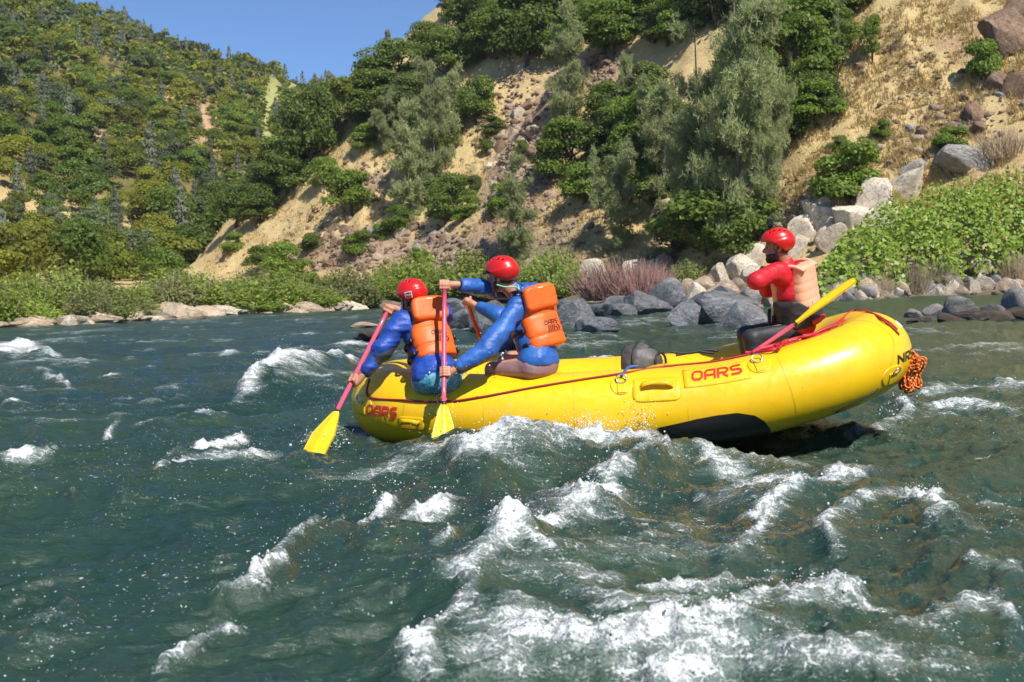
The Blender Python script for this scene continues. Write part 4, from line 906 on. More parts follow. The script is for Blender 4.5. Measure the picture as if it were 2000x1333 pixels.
for k, nm in ((0, 'far_oak_wood'), (1, 'far_conifers')):
    Vs, Fs, nn, Tn = [], [], 0, []; src = FP if k else FO
    for i in keep:
        if i in big_ or ispine[i] != bool(k): continue
        V, F = src[r.integers(len(src))]; m = 155; j0 = r.integers(0, len(F) - m); 
        sel_ = r.permutation(len(F))[:m]; V = V.reshape(-1, 4, 3)[sel_]; c = V.mean(1, keepdims=True); V = (c + (V - c) * (3.4 if k == 0 else 1.7)).reshape(-1, 3)
        th = r.uniform(0, 6.28); c_, s_2 = math.cos(th), math.sin(th); V = np.stack([V[:, 0] * c_ - V[:, 1] * s_2, V[:, 0] * s_2 + V[:, 1] * c_, V[:, 2]], 1) * [dia[i], dia[i], hh[i]] + P_[i] - [0, 0, hh[i] * .12]
        Vs.append(V); Fs.append(np.arange(len(V)).reshape(-1, 4) + nn); nn += len(V); Tn.append(np.full(len(V), r.random()))
    ob(nm, mesh(nm, np.concatenate(Vs), np.concatenate(Fs), [M['far_pine' if k else 'far_oak']], False, None, dict(tint=np.concatenate(Tn))), label='unbroken wood of small distant %s covering the far hill' % ('conifers' if k else 'oaks'), cat='wood', kind='stuff')
print('far trees', len(keep), len(vis))
#@@RAFT
# ------------------------------------------------------------------ the raft
tt_ = np.linspace(0, 2 * np.pi, 6001); c_, s_ = np.cos(tt_), np.sin(tt_)
pu = RP['a'] * np.sign(c_) * np.abs(c_) ** (2 / RP['n']); pv = RP['b'] * np.sign(s_) * np.abs(s_) ** (2 / RP['n'])
ar = np.concatenate([[0], np.cumsum(np.hypot(np.diff(pu), np.diff(pv)))]); RLEN = ar[-1]; NS = 420
sa_ = np.linspace(0, RLEN, NS, endpoint=False); CU, CV = np.interp(sa_, ar, pu), np.interp(sa_, ar, pv)
CZ = RP['ks'] * np.clip((CU - RP['us']) / (RP['a'] - RP['us']), 0, None) ** 1.7 + RP['kb'] * np.clip((-CU - RP['ub']) / (RP['a'] - RP['ub']), 0, None) ** 1.7
RC = np.stack([CU, CV, CZ], 1)
for _ in range(6): RC = (np.roll(RC, 1, 0) + 2 * RC + np.roll(RC, -1, 0)) / 4
RT = unitr(np.roll(RC, -1, 0) - np.roll(RC, 1, 0)); RN = unitr(np.cross(RT, [0, 0, 1.])); RN *= np.sign((RN * RC * [1, 1, 0]).sum(1))[:, None]
RB = unitr(np.cross(RN, RT)); RB *= np.sign(RB[:, 2])[:, None]
def raft_pt(s, ph, off=0.):                 # s: metres along the tube, ph: angle on the tube (0 outward, 90 up)
    s = np.asarray(s, float) % RLEN / RLEN * NS; ph = np.asarray(ph, float)
    i = np.floor(s).astype(int) % NS; j = (i + 1) % NS; f = (s - np.floor(s))[..., None]
    C = RC[i] * (1 - f) + RC[j] * f; n = unitr(RN[i] * (1 - f) + RN[j] * f); b = unitr(RB[i] * (1 - f) + RB[j] * f)
    return raft_world(C + (RP['r'] + np.asarray(off, float)[..., None]) * (np.cos(ph)[..., None] * n + np.sin(ph)[..., None] * b))
_gs = np.linspace(0, RLEN, 1400, endpoint=False); _gp = np.radians(np.linspace(-80, 130, 211))
_GS, _GP = np.meshgrid(_gs, _gp, indexing='ij'); _GW = raft_pt(_GS, _GP); _GU = proj(_GW)
_nr = raft_pt(_GS, _GP, .1) - _GW; _fc = (_nr * (_GW - [0, 0, CAMH])).sum(-1) < 0
_gl = raft_local_xy(_GW[..., 0], _GW[..., 1]); _fc &= (_gl[1] < -.2) | (_gl[0] > 1.9) | (_gl[0] < -1.9)
def sphi(px, py):                           # tube coordinates of the near tube surface seen at a photo pixel
    d = (_GU[..., 0] - px) ** 2 + (_GU[..., 1] - py) ** 2 + np.where(_fc, 0, 1e9); i = np.unravel_index(np.argmin(d), d.shape); return _GS[i], _GP[i]
def on_tube(px, py, off=.01):
    s, ph = sphi(px, py); return raft_pt(np.array([s]), np.array([ph]), off)[0]
SG = np.sign(sphi(1400, 730)[0] - sphi(1300, 740)[0])                # +1 if s grows to the right along the near side
raft = thing('inflatable_raft', 'yellow inflatable whitewater raft carrying four people through the rapid', 'raft', None, raft_world(np.zeros(3)))
RO = np.array(raft.location)
S, PH = np.meshgrid(np.linspace(0, RLEN, 360, endpoint=False), np.linspace(0, 2 * np.pi, 44, endpoint=False), indexing='ij')
V = raft_pt(S, PH).reshape(-1, 3); F = grid_faces(360, 44, True, True)
tube = ob('tube', mesh('tube', V - RO, F, [M['yellow']]), raft)
if (np.cross(V[F[:, 1]] - V[F[:, 0]], V[F[:, 2]] - V[F[:, 0]])[0] * (V[F[0, 0]] - raft_world(RC[0]))).sum() < 0: tube.data.flip_normals()
def part(name, V, F, m, parent=None, smooth=True):
    return ob(name, mesh(name, np.asarray(V) - RO, F if isinstance(F, list) else fixquads(np.asarray(F)), [m], smooth), parent or raft)
def patch(name, s0, s1, p0, p1, off, m, parent=None, nu=14, nv=14, shape=None):
    u, v = np.meshgrid(np.linspace(-1, 1, nu), np.linspace(-1, 1, nv), indexing='ij')
    if shape == 'disc': u, v = u * np.sqrt(1 - v * v / 2), v * np.sqrt(1 - u * u / 2)
    if shape == 'round': k = 1 - .06 * (np.abs(u) ** 6) * (np.abs(v) ** 6) * 2; u, v = u * k, v * k
    s = (s0 + s1) / 2 + u * (s1 - s0) / 2; ph = (p0 + p1) / 2 + v * (p1 - p0) / 2
    edge = np.maximum(np.abs(u), np.abs(v)) > .999
    V = np.concatenate([raft_pt(s, ph, off).reshape(-1, 3), raft_pt(s, ph, -.01).reshape(-1, 3)]); n = nu * nv
    F = grid_faces(nu, nv); ring = np.concatenate([np.arange(nv), np.arange(1, nu) * nv + nv - 1, (nu - 1) * nv + np.arange(nv - 2, -1, -1), np.arange(nu - 2, 0, -1) * nv]); r2 = np.roll(ring, -1)
    F = np.concatenate([F, np.stack([ring, r2, r2 + n, ring + n], 1)])
    return part(name, V, F, m, parent)
r_ = RP['r']
# floor and thwarts
u, v = np.meshgrid(np.linspace(0, 1, 14), np.linspace(0, 2 * np.pi, 80, endpoint=False), indexing='ij')
ii = (v / (2 * np.pi) * NS).astype(int) % NS
fl = RC[ii] * u[..., None] * [1, 1, 1]; fl[..., 2] = RC[ii][..., 2] * u ** 3 - .12 + .015 * np.cos(fl[..., 1] * 22)
part('floor', raft_world(fl).reshape(-1, 3), grid_faces(14, 80, False, True), M['yellow'])
for uu, zz, rr in ((-.62, .02, .21), (.28, .04, .24), (1.38, .20, .235)):
    P = raft_world(np.stack([np.full(16, uu), np.linspace(-.68, .68, 16), np.full(16, zz)], 1)); V, F = sweep(P, rr * np.concatenate([[.8, .95], np.ones(12), [.95, .8]]), 28); part('thwart', V, F, M['yellow'])
# seams
for (xa, ya, xb, yb) in ((1338, 740, 1345, 828), (1512, 690, 1555, 825), (1722, 640, 1725, 740), (1120, 780, 1122, 820), (945, 800, 945, 840), (790, 800, 792, 850)):
    s0, s1 = sphi(xa, ya)[0], sphi(xb, yb)[0]
    ph = np.linspace(R(100), R(-85), 40); s = np.interp(ph, [R(-30), R(30)], [s1, s0]); q = .0035
    V = np.stack([raft_pt(s - q, ph, .0012), raft_pt(s + q, ph, .0012)], 1).reshape(-1, 3); part('seam', V, grid_faces(40, 2), M['yellow_seam'], tube)
# bow shadow-flap panel and chafe patch
top = np.array([(1283, 836), (1320, 828), (1360, 819), (1400, 811), (1440, 807), (1475, 812), (1495, 824), (1505, 838)], float)
st = np.array([sphi(*q) for q in top]); ss = np.linspace(st[:, 0].min(), st[:, 0].max(), 40); o_ = np.argsort(st[:, 0]); pt_ = np.interp(ss, st[o_, 0], st[o_, 1])
vv = np.linspace(0, 1, 12); PH = pt_[:, None] + (R(-120) - pt_[:, None]) * vv[None]; part('chafe_patch', raft_pt(np.repeat(ss[:, None], 12, 1), PH, .004).reshape(-1, 3), grid_faces(40, 12), M['black'])
# D-ring patches
def ring_pts(c, a, b, r, n=24): th = np.linspace(0, 2 * np.pi, n, endpoint=False); return c + r * (np.cos(th)[:, None] * a + np.sin(th)[:, None] * b)
def tube_frame(s, ph):
    P = raft_pt(np.array([s]), np.array([ph]), 0)[0]; a = unit(raft_pt(np.array([s + .01 * SG]), np.array([ph]))[0] - P); n = unit(raft_pt(np.array([s]), np.array([ph]), .1)[0] - P); return P, a, n, np.cross(n, a) * (1 if np.cross(n, a)[2] > 0 else -1)
for px, py in ((1215, 752), (1483, 712), (862, 792), (706, 792), (1745, 735)):
    s, ph = sphi(px, py); dp = patch('ring_patch', s - .085, s + .085, ph - .085 / r_, ph + .085 / r_, .004, M['yellow'], shape='disc')
    P, a, n, up = tube_frame(s, ph); patch('ring_tab', s - .033, s + .033, ph - .07 / r_, ph + .03 / r_, .010, M['yellow'], dp)
    V, F = sweep(ring_pts(P + n * .022 + up * .045, a, unit(up + n * .35), .038), .0055, 8, True); part('ring', V, F, M['steel'], dp)
# handles
for px, py, w in ((1283, 760, .17), (803, 827, .085), (1060, 808, .0)):
    if not w: continue
    s, ph = sphi(px, py); hp_ = patch('handle_patch', s - w * 1.05, s + w * 1.05, ph - .6 * w / r_, ph + .6 * w / r_, .004, M['yellow'], shape='round')
    k = np.linspace(-1, 1, 21); Vs = []
    for e in (-1, 1): Vs.append(raft_pt(s + k * w * .72, np.full(21, ph) + (.012 + .018 * e) / r_ + .015 * (1 - k ** 2) / r_, .006 + .05 * np.sqrt(np.clip(1 - k ** 4, 0, 1))))
    V = np.stack(Vs, 1).reshape(-1, 3); V2 = V.copy(); P, a, n, up = tube_frame(s, ph); V2 = V2 - n * .007
    Fh = grid_faces(21, 2); part('handle', np.concatenate([V, V2]), np.concatenate([Fh, Fh[:, ::-1] + 42, np.stack([np.arange(20) * 2, np.arange(20) * 2 + 42, np.arange(1, 21) * 2 + 42, np.arange(1, 21) * 2], 1), np.stack([np.arange(20) * 2 + 1, np.arange(1, 21) * 2 + 1, np.arange(1, 21) * 2 + 43, np.arange(20) * 2 + 43], 1)]), M['yellow'], hp_)
# perimeter line
pl_ = [on_tube(*q, .008) for q in ((722, 742), (722, 776), (790, 782), (865, 786), (940, 776), (1040, 759), (1130, 744), (1215, 731), (1300, 716), (1390, 703), (1470, 692))]
def line(name, pts, r, m, parent=None, n=None, ns=7):
    V, F = sweep(spline(pts, n or 12 * len(pts)), r, ns); return part(name, V, F, m, parent)
line('perimeter_line', pl_, .0085, M['red_line'])
line('perimeter_line', [on_tube(*q, .006) for q in ((1478, 690), (1500, 670), (1530, 650), (1560, 628), (1600, 612), (1660, 608), (1700, 612), (1735, 630), (1752, 645))], .007, M['red_strap'])
line('stern_strap', [on_tube(*q, .008) for q in ((1690, 608), (1715, 622), (1740, 640), (1755, 655))], .009, M['red_line'])
line('floor_lacing', [on_tube(*q, .006) for q in ((1630, 806), (1660, 792), (1690, 775), (1715, 760))], .006, M['black'])
line('side_strap', [on_tube(1246, 704, .02), on_tube(1228, 722, .014), on_tube(1214, 740, .02)], .011, M['blue_strap'])
# lettering
GL = {'O': [([(.3, .1), (.1, .3), (.1, .7), (.3, .9), (.8, .9), (1, .7), (1, .3), (.8, .1), (.3, .1)], True)],
      'A': [([(.1, 0), (.1, .7), (.3, .9), (1, .9), (1, 0)], False), ([(.22, .38), (.88, .38)], False)],
      'R': [([(.1, 0), (.1, .9), (.8, .9), (1, .75), (1, .58), (.8, .42), (.22, .42)], False), ([(.55, .30), (1.0, 0)], False)],
      'S': [([(1, .9), (.3, .9), (.1, .78), (.1, .62), (.3, .5), (.8, .5), (1, .38), (1, .22), (.8, .1), (.1, .1)], False)],
      'N': [([(.1, 0), (.1, .9), (.95, .1), (.95, 1)], False)]}
def text_geo(txt, w=.22, skew=.18, gap=1.22):
    out = []
    for i, ch in enumerate(txt):
        for pts, cl in GL[ch]:
            V, F = ribbon(pts, w, cl, 5); V = V + [i * gap, 0]; V[:, 0] += V[:, 1] * skew; out.append((V, F))
    W_ = len(txt) * gap - .1
    return [(V - [W_ / 2, .5], F) for V, F in out], W_
def tube_text(txt, px, py, width, height, m, w=.22, rot=0.):
    s, ph = sphi(px, py); mb = MB(); g, W_ = text_geo(txt, w); c, sn = math.cos(rot), math.sin(rot)
    for V, F in g:
        X, Y = V[:, 0] / W_ * width, V[:, 1] * height; X, Y = X * c - Y * sn, X * sn + Y * c
        mb.add(raft_pt(s + SG * X, ph + Y / r_, .0055), F)
    me = mb.mesh('lettering', [m], False, RO); ob('lettering', me, raft)
s, ph = sphi(1397, 731); patch('lettering_patch', s - .25, s + .25, ph - .095 / r_, ph + .095 / r_, .0025, M['yellow'], nu=16)
tube_text('OARS', 1397, 729, .39, .105, M['red_print'])
tube_text('OARS', 745, 804, .22, .085, M['red_print'])
tube_text('NRS', 1772, 694, .20, .07, M['black_print'], .18)
# black oval decal on the stern top
s, ph = sphi(1757, 632); patch('stern_decal', s - .07, s + .07, ph - .03 / r_, ph + .03 / r_, .004, M['white_print'], shape='round')

# rope bundle hanging from the stern
rope = thing('rope_bundle', 'coiled orange throw rope hanging from the stern of the raft', 'rope', None, on_tube(1755, 648, .02)); K0 = np.array(rope.location)
r = np.random.default_rng(3); cB = at(1779, 722, 8.93)
pts = [at(1752, 648, 8.98), at(1758, 668, 8.95), at(1764, 690, 8.93)]
for k in range(3): ob('line', sweep_mesh('line', spline([p + r.normal(size=3) * .006 for p in pts] + [cB + r.normal(size=3) * .02], 20), .0075, M['rope'], 7, off=K0), rope)
for k in range(17):
    a = unit([r.normal() * .35 + .3, r.normal() * .25, 1.]); b = unit(np.cross(a, [r.normal() * .4, -1 + r.normal() * .2, r.normal() * .3])); h, w = r.uniform(.11, .155), r.uniform(.03, .055)
    th = np.linspace(0, 2 * np.pi, 36, endpoint=False); c = cB + r.normal(size=3) * [.014, .018, .014] - [0, 0, .02]
    P = c + np.cos(th)[:, None] * h * a + np.sin(th)[:, None] * w * b + np.sin(th * 3 + k)[:, None] * .005 * np.cross(a, b)
    ob('coil', sweep_mesh('coil', P, .0085, M['rope'], 7, True, off=K0), rope)
th = np.linspace(0, 2 * np.pi * 3, 60); P = cB + np.stack([np.cos(th) * .055, np.sin(th) * .05, np.linspace(-.03, .04, 60)], 1); ob('wrap', sweep_mesh('wrap', P, .0085, M['rope'], 7, off=K0), rope)

# red webbing tangle at the guide's side
tw = thing('red_webbing', 'tangled red webbing strap lying on the tube beside the guide', 'strap', None, on_tube(1500, 680, .01)); K0 = np.array(tw.location)
for pts, rr in (([(1470, 694), (1490, 682), (1515, 655), (1545, 632), (1580, 618), (1640, 612)], .010), ([(1478, 690), (1505, 672), (1530, 655), (1552, 640)], .012), ([(1455, 686), (1470, 690), (1500, 692), (1518, 688), (1535, 668), (1550, 650)], .011), ([(1515, 684), (1525, 672), (1540, 664), (1536, 652), (1550, 640)], .014), ([(1560, 636), (1580, 628), (1605, 618), (1625, 612)], .013), ([(1510, 668), (1530, 678), (1520, 690)], .012)):
    P = spline([on_tube(x, y, .014 + r.uniform(0, .02)) for x, y in pts], 40); ob('loop', sweep_mesh('loop', P, rr, M['red_strap'], 6, off=K0), tw)

# dry bag lying on the middle thwart
bagp = at(1268, 712, 9.55); bag = thing('dry_bag', 'grey and black duffel bag with a red end lying inside the raft', 'bag', None, bagp)
ax = unit(at(1310, 705, 9.5) - at(1225, 712, 9.65)); up = unit(np.array([0, 0, 1.]) - ax * ax[2]); sd_ = np.cross(up, ax); AX = np.stack([ax, sd_, up])
f = lambda p: smax(ell(bagp + ax * -.03 + up * .015, AX, (.25, .17, .17))(p), rbox(bagp + up * .02, AX, (.20, .18, .2), .03)(p), .03) + .55 * np.clip((p - bagp) @ ax + .06, 0, 1)
V, F = snet(f, bagp - .35, bagp + .35, .011); V = V + vnormals(V, F) * (.009 * fbm(V * 11, 3, True))[:, None]
ob('body', mesh('body', V - bagp, F, [M['grey_bag']]), bag)
V, F = snet(rbox(bagp - ax * .175 - up * .03, AX, (.02, .13, .10), .02), bagp - .35, bagp + .35, .011); ob('end_panel', mesh('end_panel', V - bagp, F, [M['red_strap']]), bag)
for e in (-.07, .02, .10):
    th = np.linspace(-.3, np.pi + .3, 24); P = bagp + ax * (e + .02 * np.cos(th))[:, None] + sd_ * (np.cos(th) * (.165 - .5 * max(0, e + .06)))[:, None] + up * (.015 + np.sin(th) * (.172 - .62 * max(0, e + .06)))[:, None]; ob('strap', sweep_mesh('strap', P, .010, M['webbing'], 6, off=bagp), bag)
th = np.linspace(0, np.pi, 20); P = bagp - ax * .19 + sd_ * (np.cos(th) * .13)[:, None] + up * (np.sin(th) * .17 - .02)[:, None]; ob('rim', sweep_mesh('rim', P, .014, M['webbing'], 7, off=bagp), bag)
for i, pts in enumerate((((1310, 688), (1345, 690), (1380, 684), (1402, 686)), ((1320, 694), (1360, 688), (1395, 690)))):
    line('cargo_strap', [at(x, y, 9.35) for x, y in pts], .012, M['webbing'])

# ------------------------------------------------------------------ paddles
def paddle(top, tip, m, label, bl=.50, bw=.092, face=None, group=None):
    top, tip = np.asarray(top), np.asarray(tip); a = unit(tip - top); e = thing('paddle', label, 'paddle', group, top)
    th = tip - a * bl; ob('shaft', sweep_mesh('shaft', np.linspace(top, th + a * .08, 6), .0175, m, 14, off=top), e)
    fdir = unit((face if face is not None else np.array([0, -1., 0])) - a * ((face if face is not None else np.array([0, -1., 0])) @ a)); w = np.cross(a, fdir)
    nu, nv = 26, 13; u, v = np.meshgrid(np.linspace(0, 1, nu), np.linspace(-1, 1, nv), indexing='ij')
    wid = bw * np.clip(np.minimum(.22 + 1.35 * u ** .8, 1), 0, 1) * np.sqrt(np.clip(1 - np.clip((u - .86) / .145, 0, 1) ** 2.5, .02, 1))
    crv = .03 * (1 - v * v) * sstep(.1, .4, u) ; th_ = .004 + .014 * np.exp(-(v * wid / .018) ** 2) * (1 - .75 * u)
    C = th + a * (u * bl)[..., None] + w * (v * wid)[..., None] + fdir * (crv * .5 + .02 * np.sin(u * 2))[..., None]
    V = np.concatenate([(C + fdir * th_[..., None]).reshape(-1, 3), (C - fdir * th_[..., None]).reshape(-1, 3)]); n = nu * nv; F = grid_faces(nu, nv)
    ring = np.concatenate([np.arange(nv), np.arange(1, nu) * nv + nv - 1, (nu - 1) * nv + np.arange(nv - 2, -1, -1), np.arange(nu - 2, 0, -1) * nv]); r2 = np.roll(ring, -1)
    ob('blade', mesh('blade', V - top, np.concatenate([F, F[:, ::-1] + n, np.stack([ring, ring + n, r2 + n, r2], 1)]), [M['blade']]), e)
    ob('collar', sweep_mesh('collar', np.linspace(th - a * .012, th + a * .012, 4), .0205, M['black'], 14, off=top), e)
    g = np.cross(a, unit(top * [1, 1, 0])); ob('grip', sweep_mesh('grip', np.linspace(top - g * .05, top + g * .05, 7), [.012, .016, .0165, .017, .0165, .016, .012], m, 10, off=top), e)
    return e, a, g
PD1 = (at(757, 608, 9.40), at(608, 902, 8.27)); PD2 = (at(868, 560, 8.78), at(866, 918, 8.25)); PD3 = (at(913, 590, 10.28), at(985, 800, 10.75))
paddle(*PD1, M['pink'], 'pink paddle with yellow blade slanting from the front paddler\'s hands', face=unit([-.3, -1, .6]))
paddle(*PD2, M['pink'], 'upright pink paddle with yellow blade held by the rear paddler', face=unit([.25, -1, .2]))
paddle(*PD3, M['red_shaft'], 'red paddle shaft showing between the two blue jackets')
paddle(at(1395, 742, 9.15), at(1672, 550, 9.2), M['pink'], 'guide\'s paddle with its yellow blade raised behind the peach vest', bl=.60, bw=.07, face=unit([-.45, -.25, .85]))
# ------------------------------------------------------------------ people
def hand(G, A, n, wrist, rs, sgn=1):        # fingers closed around a bar at G along A; n points from the bar to the palm
    A = unit(A); n = unit(n - A * (n @ A)); e2 = np.cross(A, n) * sgn
    cp_ = lambda th, r, o=0.: G + A * o + (math.cos(th) * n + math.sin(th) * e2) * r
    fs = [rbox(G + n * (rs + .016), np.stack([A, e2, n]), (.042, .036, .014), .013), cap(G + n * (rs + .02) - e2 * .02, wrist, .030, .027)]
    for k, (o, rr) in enumerate(((-.031, .0088), (-.010, .0095), (.011, .0095), (.032, .0085))):
        pts = [cp_(R(x), rs + .0085 + (0.006 if i == 0 else 0), o) for i, x in enumerate((48, 100, 165, 225))]
        fs += [cap(a, b, rr, rr * .94) for a, b in zip(pts[:-1], pts[1:])]
    pts = [cp_(R(-35), rs + .018, .03), cp_(R(-85), rs + .014, .038), cp_(R(-150), rs + .010, .030)]
    fs += [cap(pts[0], pts[1], .0125, .011), cap(pts[1], pts[2], .011, .0095)]
    f = union(fs, .008); lo, hi = bounds(np.stack([G - .085, G + .085, wrist]), .035)
    return snet(f, lo, hi, .0045)
def joinVF(*gs):
    Vs, Fs, n = [], [], 0
    for V, F in gs: Vs.append(V); Fs.append(F + n); n += len(V)
    return np.concatenate(Vs), np.concatenate(Fs)
def decal(name, geo, c, ux, uy, dirn, bvh, off, m, parent, O, size):
    mb = MB()
    for V, F in geo:
        Q = c + V[:, :1] * size[0] * ux + V[:, 1:] * size[1] * uy - dirn * .3; out = []
        for q in Q:
            h = bvh.ray_cast(Vector(q), Vector(dirn)); out.append(np.array(h[0]) - dirn * off if h[0] is not None else q + dirn * .3)
        mb.add(out, F)
    return ob(name, mb.mesh(name, [m], False, O), parent)
EMB = [ribbon([(-.5 + .16 * k, -.5), (-.1 + .05 * k - .25 + .09 * k, .5)], .085, False, 4) for k in range(4)] + [ribbon([(.12, -.45), (.30, -.1), (.12, .2)], .1, False, 4), ribbon([(.34, -.45), (.50, .0), (.34, .45)], .1, False, 4)]
def rect_geo(w, h): return [(np.array([[x * w, y * h] for x in np.linspace(-.5, .5, 7) for y in np.linspace(-.5, .5, 5)]), grid_faces(7, 5))]
def person(label, J, sty):
    g = {k: np.asarray(v, float) for k, v in J.items()}
    P, C, Nk, H = g['pelvis'], g['chest'], g['neck'], g['head']; O = P - [0, 0, .12]
    e = thing('person', label, 'person', None, O)
    up = unit(Nk - P); fw = unit(g['fw'] - up * (g['fw'] @ up)); rt = np.cross(fw, up); A = np.stack([rt, fw, up])
    pf = unit(g.get('pfw', g['fw'])); pu = unit(np.array([0, 0, 1.]) * .6 + up * .4); pf = unit(pf - pu * (pf @ pu)); pr = np.cross(pf, pu); AP = np.stack([pr, pf, pu])
    SL, SR = g.get('SL', C + up * .13 - rt * .185), g.get('SR', C + up * .13 + rt * .185)
    hL, hR = P - pr * .09 - pu * .02 + pf * .02, P + pr * .09 - pu * .02 + pf * .02
    wl, wr = g['WL'], g['WR']
    belly = (P + C) / 2
    def torso(x): return [ell(P + pu * .02, AP, (.170 + x, .130 + x, .13 + x)), ell(belly, A, (.145 + x, .115 + x, .15 + x)), ell(C, A, (.172 + x, .118 + x, .185 + x)), cap(SL * .8 + C * .2, SR * .8 + C * .2, .07 + x)]
    def arms(x): return [cap(SL, g['EL'], .055 + x, .042 + x), cap(g['EL'], wl, .042 + x, .028 + x * .7), cap(SR, g['ER'], .055 + x, .042 + x), cap(g['ER'], wr, .042 + x, .028 + x * .7)]
    def legs(x, lo=True): 
        a = [cap(hL, g['KL'], .085 + x, .056 + x), cap(hR, g['KR'], .085 + x, .056 + x)]
        return a + ([cap(g['KL'], g['AL'], .055 + x, .038 + x), cap(g['KR'], g['AR'], .055 + x, .038 + x)] if lo else [])
    hf = unit(g['hf']); hu = unit(g.get('hu', [0, 0, 1.])); hu = unit(hu - hf * (hu @ hf)); hr = np.cross(hf, hu); AH = np.stack([hr, hf, hu]); Hh = lambda r, f, u: H + hr * r + hf * f + hu * u
    headp = [ell(Hh(0, -.01, .025), AH, (.074, .092, .095)), ell(Hh(0, .03, -.045), AH, (.056, .062, .070)), cap(Hh(0, .075, .012), Hh(0, .103, -.022), .011, .015), ell(Hh(0, .072, -.062), AH, (.030, .022, .016)), ell(Hh(0, .066, -.095), AH, (.028, .026, .022)), cap(Hh(-.038, .066, .022), Hh(.038, .066, .022), .014), ell(Hh(-.076, -.012, -.012), AH, (.010, .022, .032)), ell(Hh(.076, -.012, -.012), AH, (.010, .022, .032))]
    feet = [cap(g['AL'], g['AL'] + pf * .16 - np.array([0, 0, .05]), .04, .03), cap(g['AR'], g['AR'] + pf * .16 - np.array([0, 0, .05]), .04, .03)]
    f = lambda p: smin(union(torso(-.02) + arms(0) + legs(0) + feet + [cap(Nk - up * .05, Hh(0, -.015, -.05), .056, .052)], .035)(p), union(headp, .016)(p), .02)
    pts = np.stack([P, C, SL, SR, g['EL'], g['ER'], wl, wr, g['KL'], g['KR'], g['AL'], g['AR'], H, H + hu * .1, g['AL'] + pf * .16, g['AR'] + pf * .16])
    lo, hi = bounds(pts, .2); parts = [snet(f, lo, hi, .0145)]
    lo, hi = bounds(np.stack([H]), .17); 
    for k, w in (('L', wl), ('R', wr)):
        if 'G' + k in g:
            hm = hand(g['G' + k], g['X' + k], g['n' + k], w, g.get('r' + k, np.array(.0175)).item(), sty.get('s' + k, 1))
            if sty.get('glove'): ob('glove', mesh('glove', hm[0] - O, hm[1], [M['glove']]), e)
            else: parts.append(hm)
    V, F = joinVF(*parts); ob('body', mesh('body', V - O, F, [M[sty['skin']]]), e)
    # finer head surface over the coarse one
    V, F = snet(lambda p: smin(union(headp, .014)(p) - .0015, cap(Nk, Hh(0, -.015, -.05), .0565, .053)(p), .02), H - .16, H + .15, .0055); hd = ob('face', mesh('face', V - O, F, [M[sty['skin']]]), e)
    for s in (-1, 1):
        Ve, Fe = ICV * .011 + Hh(s * .031, .0735, .004), ICF; ob('eye', mesh('eye', Ve - O, Fe, [M['hair']]), hd)
    # hair below the helmet, beard
    V, F = snet(lambda p: np.maximum(smax(ell(Hh(0, -.022, .02), AH, (.080, .095, .10))(p), ((p - H) @ hf - .045), .02), -union([ell(Hh(s * .078, -.008, -.012), AH, (.02, .028, .036)) for s in (-1, 1)], .01)(p)), H - .17, H + .17, .0065)
    ob('hair', mesh('hair', V - O, F, [M[sty['hair']]]), e)
    if sty.get('beard'):
        V, F = snet(lambda p: np.maximum(smax(union([ell(Hh(0, .033, -.062), AH, (.061, .066, .066)), ell(Hh(0, .072, -.1), AH, (.03, .026, .026))], .02)(p), (p - H) @ hu + .045, .02), -ell(Hh(0, .095, -.066), AH, (.026, .02, .009))(p)), H - .2, H + .17, .0055); ob('beard', mesh('beard', V - O, F, [M['hair']]), e)
    if sty.get('ponytail'):
        V, F = snet(union([cap(Hh(-.05, .03, -.05), Hh(-.062, .04, -.15), .02, .014), cap(Hh(.05, .03, -.05), Hh(.062, .04, -.15), .02, .014)], .02), H - .25, H + .15, .006); ob('hair', mesh('hair', V - O, F, [M['hair_brown']]), e)
    # jacket or shirt
    jm = M[sty['jacket']]
    def cloth(fs, h, k, amp, fr, name, m, cut=None, seed=0, pts=pts, par=e):
        def f(p):
            d = union(fs, k)(p)
            for c in (cut or []): d = smax(d, c(p), .012)
            return d
        lo, hi = bounds(pts, .2); V, F = snet(f, lo, hi, h); n = vnormals(V, F)
        fold = fbm(V * fr * [.8, .8, 1.5] + .8 * noise(V * 5)[:, None] + seed, 3, True); fold2 = fbm(V * fr * [.4, .4, 1.3] * .6 + seed + 9, 2, True)
        fold3 = fbm(V * fr * 2.3 + seed + 5, 2, True)
        V = V + n * (amp * (.45 * fold + 1.5 * fold2 + .22 * fold3 - .2))[:, None]
        return ob(name, mesh(name, V - O, F, [m]), par), V, F
    sl = sty.get('puff', .015); hem = P + pu * sty.get('hem', -.015)
    cL, cR = wl + (g['EL'] - wl) * .16, wr + (g['ER'] - wr) * .16
    aj = [cap(SL, g['EL'], .064 + sl, .052 + sl), cap(g['EL'], cL, .052 + sl, .036 + sl * .5), cap(SR, g['ER'], .064 + sl, .052 + sl), cap(g['ER'], cR, .052 + sl, .036 + sl * .5)]
    up_pts = np.stack([P, C, SL, SR, g['EL'], g['ER'], wl, wr, Nk])
    jo, JV, JF = cloth(torso(.016) + aj + [cap(Nk - up * .06, Nk + up * .02, .075, .068)], .009, .04, sty.get('fold', .012), 9, 'jacket' if 'shirt' not in sty['jacket'] else 'shirt', jm, [lambda p: -((p - hem) @ pu), lambda p: np.where(np.linalg.norm(p - Nk, axis=1) < .14, (p - Nk) @ up - .03, -1.)], 3, up_pts)
    for el, w, c in ((g['EL'], wl, cL), (g['ER'], wr, cR)):
        a = unit(w - el); ob('cuff', sweep_mesh('cuff', np.linspace(c - a * .012, w - a * .004, 5), [.034, .036, .035, .034, .032], M['webbing'] if 'shirt' not in sty['jacket'] else jm, 14, off=O), jo)
